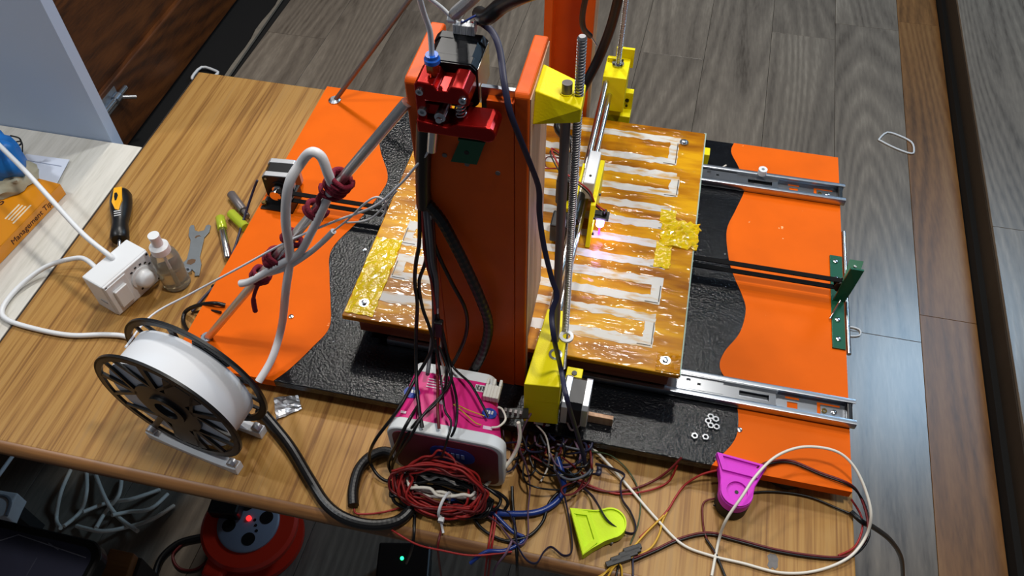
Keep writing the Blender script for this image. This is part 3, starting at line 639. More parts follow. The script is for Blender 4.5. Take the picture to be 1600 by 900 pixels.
for x, y, r in ((.3165,-.018,.009),(.4045,-.026,.008)):
    lg = obj('logo_patch', MB().hexa([(x+r*cos(a*pi/10), y+r*.8*sin(a*pi/10), tubtop(x,y)-.0016) for a in range(20)], [(x+r*cos(a*pi/10), y+r*.8*sin(a*pi/10), tubtop(x,y)+.0007) for a in range(20)]), LOGO, tub)
    for k in range(3): obj('logo_print', MB().box(x-.004+.003*k, y-.001, tubtop(x,y)+.0006, x-.002+.003*k, y+.003, tubtop(x,y)+.0010), WHITEPL, lg)
# small white connector block lying on the tub corner
wc = obj('wire_connector', MB().plate(.394,.411,-.012,.012,.0675,.0770,[(.397,.401,.004,.012),(.404,.408,.004,.012)]), OFFWHITE, bevel=.0008, label='cream plastic wire connector lying on the pink tub', cat='connector')

# ------------------------------------------------------------------ left-hand things on the table
bx = thing('socket_box', (-.13,.09,TZ), 'white surface-mount box with switch and dimmer knob on table', 'socket box')
fa = Vector((-.106-(-.119)+.010, .135-.067, 0)).normalized()      # along the front face
fn = Vector((fa.y, -fa.x, 0))                                       # outward normal of the face
b0 = Vector((-.119,.066,TZ))
LEN, DEP, HGT = .075, .036, .058
cc = b0+fa*LEN/2-fn*DEP/2+ZZ*HGT/2
body = obj('box_body', MB().obox(cc, fa, fn, ZZ, LEN/2, DEP/2, HGT/2), WHITEPL, bx, bevel=.002)
fp = cc+fn*DEP/2
obj('face_plate', MB().obox(fp+fn*.001, fa, fn, ZZ, LEN/2-.001, .0018, HGT/2-.001), WHITEPL, bx, bevel=.001)
sw = obj('switch_frame', MB().obox(fp+fn*.003-fa*.020, fa, fn, ZZ, .016, .0015, .025), WHITEPL, bx, bevel=.0006)
obj('rocker', MB().obox(fp+fn*.0065-fa*.020, fa, (fn+ZZ*.12).normalized(), ZZ, .0095, .0035, .015), WHITEPL, sw, bevel=.001)
kb = obj('dimmer_knob', MB().lathe(fp+fn*.003+fa*.014, fn, [(0,.016),(.002,.016),(.003,.0125),(.013,.011),(.016,.008),(.017,.004)], 32), WHITEPL, bx, smooth=50)
mb = MB()
for i in range(5):
    t = pi*(.15+.13*i); q = fp+fn*.0030+fa*.014+(fa*cos(t)+ZZ*sin(t))*.0195; mb.obox(q, fa, fn, ZZ, .0016, .0008, .001)
for i in range(3):
    t = -pi*(.42+.10*i); q = fp+fn*.0030+fa*.014+(fa*cos(t)+ZZ*sin(t))*.0195; mb.obox(q, fa, fn, ZZ, .0014, .0008, .001)
obj('dial_marks', mb, BLKPL, kb)
for sa in (-1,1):
    for sz in (-1,1): obj('screw_hole', MB().cyl(fp+fn*.0026+fa*sa*.0335+ZZ*sz*.0245, fp+fn*.0034+fa*sa*.0335+ZZ*sz*.0245, .0018, n=10), BLKPL, bx)
obj('side_slot', MB().obox(cc-fa*(LEN/2)+fn*.004-ZZ*.008, fa, fn, ZZ, .0006, .006, .0015), mat('slot_grey', (150,150,150)), bx)
# spray bottle
bb = Vector((-.068,.133,TZ)); bot = thing('spray_bottle', bb, 'small clear spray bottle with white cap beside the socket box', 'bottle')
bd_ = Vector((.03,-.01,1)).normalized()
GLS = mat('clear_plastic', (225, 222, 212), .12, trans=.82, ior=1.3)
obj('bottle_body', MB().lathe(bb, ZZ, [(0,.0155),(.002,.0178),(.050,.0178),(.060,.0160),(.068,.0100),(.070,.0095)], 32), GLS, bot, smooth=40)
obj('liquid', MB().lathe(bb+ZZ*.0015, ZZ, [(0,.0148),(.0015,.0166),(.034,.0166)], 32), mat('liquid', (200, 186, 150), .05, trans=.9, ior=1.33), bot, smooth=40)
cp = obj('spray_cap', MB().lathe(bb+ZZ*.066, ZZ, [(0,.0125),(.010,.0122),(.012,.0085),(.013,.0070),(.024,.0066),(.026,.0072),(.030,.0072)], 28), WHITEPL, bot, smooth=40)
obj('dip_tube', MB().cyl(bb+ZZ*.004, bb+ZZ*.066, .0014, n=8), WHITEPL, bot)
# screwdriver, leaning from the table with its shaft behind the socket box
a0, a1 = Vector((-.216,.262,TZ+.0155)), Vector((-.172,.176,TZ+.0145)); dr = (a1-a0).normalized()
sd = thing('screwdriver', a1, 'black and yellow handled screwdriver behind the socket box', 'screwdriver')
obj('handle', MB().lathe(a0, dr, [(0,.007),(.002,.0115),(.008,.0145),(.022,.0152),(.040,.0138),(.055,.0112),(.066,.0105),(.080,.0122),(.092,.0125),(.096,.010)], 28), BLKPL, sd, smooth=50)
sdx = dr.cross(ZZ).normalized(); up = sdx.cross(dr)
q0 = a0+dr*.004+up*.0135; insert = [q0-sdx*.0055, q0+sdx*.0055, q0+dr*.030+sdx*.0070+up*.0018, q0+dr*.043+sdx*.003-up*.0005, q0+dr*.046-sdx*.002-up*.001, q0+dr*.028-sdx*.0070+up*.0018]
obj('yellow_insert', MB().hexa([p-up*.004 for p in insert], [p+up*.0008 for p in insert]), mat('tool_yellow', (240, 172, 20), .4), sd, bevel=.0006)
for i in range(3): obj('grip_mark', MB().obox(a0+dr*(.051+.0035*i)+up*(.0122-.0008*i), sdx, dr, up, .0045, .0006, .0006), WHITEPL, sd)
obj('shaft', MB().cyl(a1, a1+dr*.035-ZZ*.004, .003, n=14), STEEL, sd, smooth=40)
# flat spanner
def flat(name, pix, z, h, m, label, cat, parent=None, **k):
    P = [Z(u, v, z+h) for u, v in pix]; return obj(name, MB().prism([(p.x,p.y) for p in P], z, z+h), m, parent, label=label, cat=cat, **k)
sc5 = lambda pts: [(270+x/5, 280+y/5) for x, y in pts]
wr_ = thing('flat_spanner', Z(305,395,TZ), 'grey flat double-ended spanner on the table', 'spanner')
wm = mat('spanner_steel', (118, 124, 128), .45, .6, noise_amt=.15, nscale=80)
flat('spanner_body', sc5([(140,358),(165,358),(172,398),(200,408),(245,398),(258,362),(282,352),(296,362),(285,410),(245,455),(228,530),(210,605),(222,660),(205,752),(168,755),(172,725),(150,705),(128,712),(105,740),(92,735),(60,690),(80,650),(108,625),(130,540),(138,475),(122,440),(128,380)]), TZ, .0022, wm, None, None, wr_, bevel=.0004)
flat('spanner_hole', sc5([(170,455),(185,440),(208,436),(222,448),(205,446),(188,452),(180,462)]), TZ+.0018, .0006, mat('hole_wood', (92,64,38), .6), None, None, wr_)
flat('spanner_hole', sc5([(108,660),(118,632),(150,622),(180,628),(172,650),(140,668)]), TZ+.0018, .0006, mat('hole_wood', (92,64,38), .6), None, None, wr_)
def nut_mesh(r=.0040, h=.0026): 
    mb = MB(); vs = []; 
    o_ = [(r*cos(pi/3*(i//3)+ (i%3)*pi/9), r*sin(pi/3*(i//3)+(i%3)*pi/9)) for i in range(18)]
    # hexagon outline sampled on 18 points, round bore
    def hexr(a): a = (a % (pi/3))-pi/6; return r*cos(pi/6)/cos(a)
    out = [(hexr(2*pi*i/18)*cos(2*pi*i/18), hexr(2*pi*i/18)*sin(2*pi*i/18)) for i in range(18)]; inn = [(r*.52*cos(2*pi*i/18), r*.52*sin(2*pi*i/18)) for i in range(18)]
    for ring_, z in ((inn,0),(out,0),(out,h),(inn,h)): vs += [(x,y,z) for x,y in ring_]
    fs = [(j*18+i, j*18+(i+1)%18, ((j+1)%4)*18+(i+1)%18, ((j+1)%4)*18+i) for j in range(4) for i in range(18)]
    return mb.add(vs, fs)
p = Z(294,426,TZ); n0 = obj('hex_nut', nut_mesh(.0062,.005), ZINC, label='single steel nut resting at the jaw of the spanner', cat='nut'); n0.location = (p.x,p.y,TZ+.0005)
p = Z(295,437,TZ); obj('small_screw', MB().lathe((p.x,p.y,TZ), (.3,-.2,1), [(0,.0026),(.002,.0026),(.0022,.0014),(.006,.0012)], 12), BLKPL, label='tiny dark screw beside the spray bottle', cat='screw')
p = Z(333,449,TZ); obj('small_screw', MB().lathe((p.x,p.y,TZ+.0028), (.9,-.3,0), [(0,.0028),(.002,.0028),(.0022,.0015),(.010,.0013)], 12), BLKPL, label='tiny dark screw at the left edge of the orange board', cat='screw')
# drill bits / markers near the board
def bit(name, pa, pb, r, parts, label):
    a, b = Z(*pa, TZ+r), Z(*pb, TZ+r); t = thing(name, (a.x,a.y,TZ), label, 'tool'); d = b-a
    for nm, s, e, rr, m in parts: obj(nm, MB().lathe(a+d*s, d, [(0,rr*.9),(.0008,rr),((e-s)*d.length-.0008,rr),((e-s)*d.length,rr*.9)], 18), m, t, smooth=40)
    return t
BITY = mat('bit_yellow', (190, 206, 60), .2, .3)
bit('nut_driver', (344,340), (357,404), .0068, [('sleeve',0,.30,.0068,BITY),('shank',.30,1.0,.0056,CHROME)], 'chrome tool with a yellow-green sleeve beside the spanner')
bit('nut_driver', (361,333), (384,356), .0072, [('sleeve',0,1.0,.0072,BITY)], 'yellow-green striped tube half beside the orange board')
bit('hex_socket', (361,303), (387,338), .0064, [('barrel',0,.75,.0064,DARKROD),('stub',.75,1.0,.004,DARKROD)], 'dull grey steel socket tool beside the bed motor')
# foil
q = [Z(*p, TZ+.0006) for p in ((428,622),(466,618),(472,640),(432,657))]
mb = MB(); g = []
for j in range(9):
    for i in range(9):
        a, b = i/8, j/8; v = (q[0]*(1-a)+q[1]*a)*(1-b)+(q[3]*(1-a)+q[2]*a)*b
        g.append((v.x+.0012*noise.noise((a*4,b*9,1)), v.y+.0012*noise.noise((a*9,b*4,2)), TZ+.0008+.0045*abs(noise.noise((a*2.2,b*2.2,5)))+.001*random.random()))
mb.add(g, [(j*9+i, j*9+i+1, (j+1)*9+i+1, (j+1)*9+i) for j in range(8) for i in range(8)])
fo = obj('foil_tape', mb, mat('silver_foil', (176, 178, 182), .35, .85), label='crumpled scrap of silver foil tape on table by the spool', cat='foil')
sm = fo.modifiers.new('solid', 'SOLIDIFY'); sm.thickness = .0003
# scuffs of old glue on the table
for u, v, w, lab in ((1222,720,.012,'grey glue scuff on the table below the magenta part'),(1207,878,.013,'grey triangular glue scuff at the table front')):
    c = Z(u, v, TZ); pts = [(c.x+w*(.6+.5*noise.noise((i*1.3,u,0)))*cos(i*pi/6)*.7, c.y+w*(.7+.5*noise.noise((i*1.7,v,0)))*sin(i*pi/6)) for i in range(12)]
    obj('glue_scuff', MB().prism(pts, TZ, TZ+.0004), mat('scuff', (112, 108, 106), .7, noise_amt=.3, nscale=200), label=lab, cat='scuff')

# ------------------------------------------------------------------ desk things
bk = thing('paperback_book', Z(20,330,TZ), 'orange paperback book on the cream desk', 'book')
c0, c1 = Z(103,303,TZ), Z(0,412,TZ); ex = (c1-c0); ex.z = 0; ex.normalize(); ey = Vector((ex.y,-ex.x,0))
if ey.x > 0: ey = -ey
bc_ = c0+ex*.12+ey*.075; BKM = mat('book_orange', (226, 142, 14), .3, coat=.3); BH = .020
obj('pages', MB().obox(bc_+ZZ*BH/2, ex, ey, ZZ, .1185, .0735, BH/2-.001), mat('pages', (226, 218, 196), .8), bk)
obj('cover', MB().obox(bc_+ZZ*(BH-.0005), ex, ey, ZZ, .12, .075, .0006).obox(bc_+ZZ*.0007, ex, ey, ZZ, .12, .075, .0006), BKM, bk)
obj('spine', MB().obox(bc_-ey*.0748+ZZ*(BH/2+.0001), ex, ey, ZZ, .12, .0008, BH/2), BKM, bk, bevel=.0004)
INK = mat('book_ink', (70, 28, 10), .6)
text('spine_title', 'Management Tips', .0135, INK, bk, bc_-ey*.0758+ex*.030+ZZ*.006, -ex, ZZ) if False else text('spine_title', 'Management Tips', .0125, INK, bk, c0+ex*.112-ey*.0008+ZZ*.006, -ex, ZZ)
text('cover_title', 'Tips', .026, INK, bk, c0+ex*.098+ey*.052+ZZ*(BH+.0002), -ex, ey)
text('cover_subtitle', 'Man', .020, INK, bk, c0+ex*.125+ey*.058+ZZ*(BH+.0002), -ex, ey)
for i in range(4): obj('cover_band', MB().obox(c0+ex*(.068)+ey*(.012+.0055*i)+ZZ*(BH+.0003), ex, ey, ZZ, .015+.004*(i == 0), .0012, .0002), mat('band_cream', (244, 226, 190), .5), bk)
ppr = thing('paper_sheets', Z(85,262,TZ), 'loose white printed sheets beside the orange book', 'paper')
for k in range(3):
    q = [Z(*p, TZ) for p in ((38+2*k,243),(106+2*k,254-k),(84+3*k,290),(30,285))]
    obj('sheet', MB().prism([(p.x,p.y) for p in q], TZ+.0004+.0012*k, TZ+.0010+.0012*k), mat('paper', (214, 220, 234), .7), ppr)
q = [Z(*p, TZ) for p in ((45,253),(98,262),(97,263),(45,254))]
obj('rule_line', MB().prism([(p.x,p.y) for p in q], TZ+.0034, TZ+.0037), mat('rule_grey', (140, 150, 170), .7), ppr)
bag = thing('blue_bag', Z(0,290,TZ), 'crumpled blue and tan printed bag on the orange book', 'bag')
bcn = Z(-6,252,.02)
def blob(c, rx, ry, rz, seed, amp, nu=28, nv=16):
    mb = MB(); vs = []
    for j in range(nv+1):
        for i in range(nu):
            a, b = 2*pi*i/nu, pi*j/nv; d = Vector((cos(a)*sin(b), sin(a)*sin(b), cos(b)))
            k = 1+amp*noise.noise(d*1.6+Vector((seed,0,0)))+amp*.6*noise.noise(d*4+Vector((0,seed,0))); vs.append((c.x+d.x*rx*k, c.y+d.y*ry*k, max(c.z+d.z*rz*k, TZ+BH+.001)))
    return mb.add(vs, [(j*nu+i, j*nu+(i+1)%nu, (j+1)*nu+(i+1)%nu, (j+1)*nu+i) for j in range(nv) for i in range(nu)])
obj('bag_body', blob(bcn, .040, .036, .045, 2, .3), mat('bag_blue', (24, 108, 186), .4, bump=.5, bscale=40), bag, smooth=60)
obj('bag_hem', blob(bcn+Vector((.006,-.006,-.022)), .044, .040, .022, 5, .25), mat('bag_tan', (170, 164, 140), .5, noise_amt=.3, nscale=60), bag, smooth=60)
obj('tassel', MB().tube([Z(16,212,.03),Z(30,216,.025),Z(33,225,.015),Z(25,228,.01)], .0012, 6, 5).tube([Z(24,222,.02),Z(34,222,.014),Z(35,238,.002)], .0010, 6, 5), BLKW, bag, smooth=60)

# ------------------------------------------------------------------ loose things on and around the board
nb = obj('hex_nut', nut_mesh(), STEEL, label='loose bright nut in the cluster on the black board', cat='nut', group='loose nuts on the board')
spots = [(1110,652),(1118,656),(1106,659),(1110,666),(1119,668),(1085,682),(1102,684)]
labs = ['topmost of the five clustered steel nuts on the black board', 'right upper nut of the five clustered on the black board', 'left nut of the five clustered on the black board', 'lower middle nut of the five clustered on the black board', 'lower right nut of the five clustered on the black board', 'left one of two nuts lying below the cluster', 'right one of two nuts lying below the cluster']
for i, (u, v) in enumerate(spots):
    o = nb if i == 0 else link_copy(nb, (0,0,0)); p = Z(u, v, .0005); o.location = (p.x, p.y, .0004); o.rotation_euler.z = i*.7; o['label'] = labs[i]
p = Z(1190,272,.012); obj('white_bead', MB().ring((p.x,p.y,.0127), (0,0,1), .0022, .0062, .009, 24), WHITEPL, label='white plastic spacer on the rear drawer slide', cat='spacer', smooth=40)
obj('cut_zip_tie', MB().tube([Z(1121,268,.003), Z(1128,262,.004), Z(1135,258,.006)], .0012, 6, 4), OFFWHITE, label='clipped white zip tie end behind the rear slide', cat='zip tie')
obj('thin_pin', MB().tube([Z(1157,265,.002), Z(1180,270,.002), Z(1215,275,.003)], .0008, 6, 4), DARKROD, label='thin dark wire pin behind the rear slide', cat='pin')
# magenta and lime printed corner parts
def corner_part(name, origin, ang, tilt, m, label, h=.016, plain=False, sc=1.0):
    """wedge-shaped corner with a round boss: local x,y in metres"""
    t = thing(name, origin, label, 'printed part'); Rm = Matrix.Translation(Vector(origin)) @ Matrix.Rotation(ang, 4, 'Z') @ Matrix.Rotation(tilt, 4, 'X') @ Matrix.Diagonal((sc, sc, 1, 1))
    circ = [(.0+.0235*cos(a), -.034+.0235*sin(a)) for a in [pi*.97+pi*1.06*i/20 for i in range(21)]]
    outer = [(-.036,.018),(.036,.018),(.0235,-.016)]+[]
    out = [(.038,.018),(-.036,.020),(-.0300,.004),(-.0245,-.018)]+circ+[(.0245,-.018)]
    def tr(pts, z): return [Rm @ Vector((x,y,z)) for x, y in pts]
    obj('shell', MB().hexa(tr(out, 0), tr(out, h)), m, t, bevel=.0012)
    def rim(name, pts, z0, z1, w):
        c = Vector((sum(p[0] for p in pts)/len(pts), sum(p[1] for p in pts)/len(pts))); inn = [((p[0]-c.x)*w+c.x, (p[1]-c.y)*w+c.y) for p in pts]
        n = len(pts); vs = tr(pts, z0)+tr(pts, z1)+tr(inn, z1)+tr(inn, z0)
        return obj(name, MB().add(vs, [(j*n+i, j*n+(i+1)%n, ((j+1)%4)*n+(i+1)%n, ((j+1)%4)*n+i) for j in range(4) for i in range(n)]), m, t)
    rim('raised_rim', [(.036,.0175),(-.035,.0190),(-.024,-.006),(.026,-.006)], h-.001, h+.003, .76)
    if plain:
        rim('edge_lip', out, h-.001, h+.0022, .90)
        return t, Rm
    rim('boss_rim', [(.0225*cos(2*pi*i/28), -.034+.0225*sin(2*pi*i/28)) for i in range(28)], h-.001, h+.003, .66)
    obj('boss_hole', MB().hexa(tr([(.0028*cos(2*pi*i/14), -.034+.0028*sin(2*pi*i/14)) for i in range(14)], h-.001), tr([(.0028*cos(2*pi*i/14), -.034+.0028*sin(2*pi*i/14)) for i in range(14)], h+.0004)), BLKPL, t)
    return t, Rm
mg, RM = corner_part('corner_bracket', (.6790,-.0035,-.009), radians(-4), 0, MAGENTA, 'magenta printed corner bracket with round boss before the board', .014, sc=.76)
q = RM @ Vector((0,-.034,0)); obj('rubber_foot', MB().lathe((q.x,q.y,TZ), ZZ, [(0,.016),(.002,.0180),(.0188,.0180)], 28), RUBBER, mg, smooth=40)
corner_part('corner_bracket', (.529,-.095,TZ+.001), radians(116), radians(-4), LIME, 'lime yellow printed corner bracket at the table front', .012, True, .72)
p = Z(955,845,TZ); obj('small_screw', MB().cyl((p.x-.012,p.y+.004,TZ+.003),(p.x+.002,p.y-.004,TZ+.003),.0022,n=10), DARKROD, label='short dark screw poking from under the lime bracket', cat='screw')
# white rubber bands on the floor
def loop_thing(pix, z, r, m, label, cat, name): return obj(name, MB().tube([Z(u, v, z+r) for u, v in pix], r, 8, 3, closed=True), m, label=label, cat=cat, smooth=60)
loop_thing([(1386,207),(1405,212),(1424,222),(1428,234),(1424,240),(1400,232),(1376,220),(1374,217)], FZ, .0028, WHITEPL, 'white bent plastic loop on the floor behind the table', 'loop', 'plastic_loop')
loop_thing([(1326,511),(1343,515),(1343,524),(1326,524)], FZ, .0022, WHITEPL, 'small pale plastic loop on the floor beside the green bracket', 'loop', 'plastic_loop')
loop_thing([(300,121),(315,105),(335,110),(340,115),(322,125),(306,124)], FZ+.002, .0045, WHITEPL, 'white bent plastic loop on the bare black strip', 'loop', 'plastic_loop')

# ------------------------------------------------------------------ cables, wires and tubes
def projx(p): d = Vector(p)-CAM; return 800+FPX*d.dot(R_)/d.dot(F_), 450-FPX*d.dot(U_)/d.dot(F_)
def brace(v):
    lo, hi = 0, 1
    for _ in range(40):
        m = (lo+hi)/2
        if projx(BR0+(BR1-BR0)*m)[1] > v: lo = m
        else: hi = m
    return BR0+(BR1-BR0)*lo
def at_brace(u, v, dv=0):   # pixel point lying at the brace rod's depth
    y = brace(v).y-.008; return Y(u, v, y)
def wire(name, pts, r, m, label, cat='wire', sub=6, n=8, group=None, parent=None, ribs=0, flat=None):
    return obj(name, MB().tube(pts, r, n, sub, ribs=ribs, flat=flat), m, parent, label, cat, group, smooth=None if ribs else 60)
T = TZ
def zp(pts, dz=0): return [Z(u, v, z+dz) for u, v, z in pts]
def over_tub(pts):   # on the tub's upper side by height, below its rim just in front of the lid
    out = []
    for u, v, z in pts:
        if v > 684:
            p = Y(u, v, -.071); out.append(p if p.z > T+.005 else Z(u, v, T+.005))
        else: out.append(Z(u, v, z+.003))
    return out
def yp(pts): return [Y(u, v, y) for u, v, y in pts]
# filament from spool to extruder
top = SCN+AX*.02+ZZ*.0745
wire('filament_strand', [SCN+AX*.030-UU*.060+ZZ*.043, Z(237,493,.085), Z(300,458,.105), at_brace(380,415), at_brace(450,377), at_brace(520,347), at_brace(585,322)]+[Y(625,288,.042), Y(648,262,.043), Y(667,240,.044), Y(674,222,.045), (.3470,.045,.371)], .0012, FILA, 'translucent white filament running from the spool to the extruder', 'filament', 8)
# pale hose tied on the brace
wire('pale_hose', [Z(404,596,.004), Z(425,560,.02), Z(440,510,.05)]+[at_brace(447,450), at_brace(453,400), at_brace(456,345)+Vector((0,-.01,.01)), at_brace(461,290)+Vector((0,-.01,.01)), at_brace(470,255), at_brace(486,238), at_brace(502,245), at_brace(512,270), at_brace(518,292)+Vector((0,.003,-.002))], .0046, HOSE, 'thick pale hose looping up to the brace rod', 'hose', 7, 12)
wire('pale_hose', [at_brace(518,292)+Vector((0,.003,-.002)), at_brace(505,325), at_brace(487,362), at_brace(468,395), at_brace(440,412), at_brace(412,428), at_brace(390,440), at_brace(376,443)], .0042, HOSE, 'white hose end tied along the brace rod', 'hose', 6, 12)
wire('heat_shrink_cord', [at_brace(418,428), at_brace(448,418), at_brace(480,398), at_brace(505,377), at_brace(521,361)], .0030, WHITEPL, 'white sleeved cord branching off the tied hose', 'cord', 6, 10)
wire('thin_white_cord', [at_brace(521,361), at_brace(545,342), at_brace(570,318), at_brace(588,308), at_brace(601,315), at_brace(602,330), at_brace(596,340)], .0010, WHITEPL, 'thin white cord curling beside the bed corner', 'cord')
wire('thin_white_cord', [at_brace(541,348), at_brace(570,345), at_brace(590,333), at_brace(620,298)], .0009, WHITEPL, 'thin white cord hanging below the filament', 'cord')
# crimson string
cs = thing('crimson_string', (brace(285).x, brace(285).y, 0.0), 'crimson string binding the hose to the brace rod', 'string')
def wrap(v, turns, rr, spread, nm='string_wrap'):
    c = brace(v); d = (BR1-BR0).normalized(); a = d.orthogonal().normalized(); b = d.cross(a); N = turns*14; P = []
    for i in range(N): t = 2*pi*i/14; P.append(c+d*(spread*(i/N-.5))+(a*cos(t)+b*sin(t))*(rr*(1+.25*noise.noise((i*.7,v,0)))))
    obj(nm, MB().tube(P, .0024, 7, 2), CRIMSON, cs, smooth=60)
wrap(285, 4, .0105, .020); wrap(328, 2, .0098, .012); wrap(300, 1, .010, .016); wrap(372, 2, .0095, .010); wrap(403, 4, .0098, .018); wrap(430, 3, .0092, .014)
obj('string_tail', MB().tube([at_brace(408,437), at_brace(400,452), at_brace(396,468), at_brace(399,486)], [.0022]*12+[.0030]*10, 7, 6), CRIMSON, cs, smooth=60)
obj('string_tail', MB().tube([at_brace(505,300), at_brace(497,312), at_brace(500,322), at_brace(492,330)], .0028, 7, 5), CRIMSON, cs, smooth=60)
# white mains cords of the socket box
e1 = cc-fn*DEP*.2+fa*.004+ZZ*HGT/2
wire('mains_cord', [e1-ZZ*.004, e1+ZZ*.004-fn*.004, Z(130,366,.045), Z(80,312,.055), Z(40,268,.06), Z(0,228,.062), Z(-60,168,.06)], .0034, WHITEPL, 'white mains cord rising from the socket box across the desk', 'cord', 6, 10)
wire('mains_cord', [cc-fa*.014-fn*(DEP/2-.002), Z(138,408,.000), Z(115,404,-.005), Z(70,418,T+.012), Z(28,450,T+.005), Z(4,482,T+.004), Z(12,500,T+.004), Z(60,515,T+.004), Z(112,524,T+.004), Z(165,523,T+.004), Z(200,527,T+.005), Z(222,545,T+.004)], .0034, WHITEPL, 'white mains cord looping over the table corner to the spool', 'cord', 6, 10)
# black leads left of the board
wire('black_lead', [Z(330,528,.004), Z(300,522,-.01), Z(287,505,T+.004), Z(290,487,T+.006), Z(310,477,-.005), Z(335,474,.006), Z(352,477,.003)], .0028, BLKW, 'thick black lead curling at the left edge of the board', 'cable', 6, 10)
wire('black_lead', [Z(305,488,T+.004), Z(325,485,-.004), Z(345,488,.003)], .0018, BLKW, 'short black lead end beside the curled lead', 'cable')
wire('motor_lead', [Z(402,282,.03), Z(395,300,.012), Z(380,345,T+.012), Z(362,400,T+.006), Z(340,440,T+.003), Z(318,465,T+.003), Z(300,487,T+.003)], .0018, NAVYW, 'dark twisted motor lead running along the board edge', 'wire')
# cables down the front column
yc = .0500
wire('cable_sleeve', yp([(663,192,.050),(662,230,.049),(661,280,.048),(662,322,.048)]), .0068, BLKPL, 'wide black cable sleeve down the left of the upright', 'cable sleeve', 6, 12)
wire('corrugated_sleeve', yp([(668,318,.048),(690,345,.045),(712,385,.043),(732,425,.041),(752,470,.039),(763,505,.038),(758,540,.035),(742,575,.030),(720,605,.022),(705,632,.015)]), .0052, BLKPL, 'thick black corrugated sleeve curving across the upright', 'cable sleeve', 10, 12, ribs=.06)
wire('black_cable', yp([(668,325,.047),(680,385,.044),(705,440,.042),(726,480,.040),(730,510,.038),(722,540,.034),(700,580,.024),(670,610,-.004)])+over_tub([(640,655,.074), (622,690,0), (607,725,.01), (625,752,0), (660,752,0)]), .0020, BLKW, 'black cable bowing over the upright then down the tub', 'cable', 7)
gw = 'wires hanging from the cable sleeve'
specs = [
 (BLKW, .0021, [(656,325,.047),(655,380,.040),(650,410,.036),(648,440,.034),(652,475,.030),(650,520,.024),(650,560,.010)], [(651,600,.075),(655,640,.076),(660,668,.073)], 'leftmost black wire hanging from the cable sleeve'),
 (BLKW, .0019, [(662,325,.047),(666,400,.040),(655,440,.035),(660,480,.032),(672,515,.026),(675,545,.018)], [(650,590,.076),(622,640,.070),(585,690,.02),(578,720,T+.02),(600,750,T+.006),(650,757,T+.005)], 'long black wire sweeping left past the pink tub'),
 (GREYW, .0024, [(664,325,.046),(668,370,.042),(672,420,.039),(677,455,.037),(678,505,.034),(672,555,.024)], [(668,585,.078)], 'left grey wire of the hanging bundle'),
 (GREYW, .0024, [(669,325,.046),(673,370,.041),(676,410,.038),(682,440,.036),(682,480,.034)], [], 'right grey wire of the hanging bundle'),
 (REDW, .0013, [(660,325,.046),(662,380,.040),(666,410,.038),(676,450,.035),(680,490,.030)], [], 'thin red wire hanging beside the grey pair'),
 (DREDW, .0018, [(676,325,.047),(679,390,.043),(682,440,.040),(684,500,.034),(683,560,.022)], [(684,600,.075),(684,640,.078),(686,670,.072)], 'dark red wire hanging straight down to the tub'),
 (WHITEPL, .0009, [(672,325,.045),(676,400,.040),(682,450,.037),(684,490,.034)], [], 'thin white wire hanging beside the grey pair'),
 (OFFWHITE, .0011, [(690,530,.030),(688,555,.024),(694,580,.014)], [(690,596,.075)], 'short white wire ending at the tub edge'),
 (BLKW, .0016, [(684,490,.034),(692,540,.028),(698,580,.014)], [(690,620,.078),(650,660,.072),(625,700,.025),(612,735,-.005),(618,752,T+.006)], 'black wire running diagonally down over the pink tub'),
 (BLKW, .0016, [(688,500,.034),(700,560,.020)], [(703,600,.076),(660,650,.078),(640,685,.050),(615,720,.010),(612,745,T+.010)], 'second black wire diagonal over the pink tub'),
 (BLKW, .0014, [(690,520,.030),(706,570,.020)], [(735,600,.075),(755,635,.076),(763,652,.073)], 'black wire crossing the barcode side of the tub'),
 (BLKW, .0013, [(680,530,.028)], [(690,600,.075),(695,640,.078),(705,660,.077),(698,690,.052),(690,715,.02)], 'black wire looping over the tub rim'),
 (BLKW, .0015, [(686,540,.028)], [(705,590,.074),(714,630,.077),(712,665,.076),(705,682,.066)], 'short black wire curled on the tub top'),
]
for m, r, a, b, lab in specs: wire('hanging_wire', yp(a)+over_tub(b), r, m, lab, 'wire', 6, 8, gw)
p = Y(686,513,.031); obj('inline_connector', MB().obox(p, (1,0,0), (0,1,0), (.05,0,1), .0045, .0035, .013), BLKPL, label='small black inline connector in the hanging wires', cat='connector', bevel=.0012)
# wires from the extruder motor and top
wire('motor_ribbon', [(.372,.100,.456), Y(765,45,.10), Y(780,75,.085), Y(788,130,.06), Y(797,175,.048), Y(812,215,.046), Y(828,255,.048), Y(842,295,.052), Y(843,335,.054), Y(850,385,.05), Y(862,435,.045), Y(870,462,.040), Y(862,490,.030), Y(866,530,.012), Z(876,575,.108), Y(885,620,-.012), Y(898,665,-.015), Y(910,705,-.018), Z(918,735,T+.004), Z(935,740,T+.003), Z(936,728,T+.005)], .0027, NAVYW, 'dark ribbon cable from the extruder down over the yellow block', 'cable', 6, 10, flat=(1,0,0))
wire('motor_ribbon', [(.370,.100,.4555), Y(756,40,.11), Y(772,52,.10), Y(784,90,.08), Y(789,128,.062)], .0012, REDW, 'thin red lead beside the extruder motor', 'wire')
wire('ptfe_tube', [FT+ZZ*.016, Z(672,50,.485), Z(662,20,.505), Z(652,-15,.53), Z(640,-60,.56)], .0021, PTFE, 'white feed tube rising from the blue fitting', 'tube', 6, 12)
wire('ribbed_sleeve', [(.359,.100,.463), Z(712,20,.485), Z(735,0,.51), Z(760,-25,.54)], .0042, mat('ribbed_grey', (168,168,170), .4, .4), 'grey ribbed metal sleeve rising behind the extruder', 'cable sleeve', 22, 12, ribs=.12)
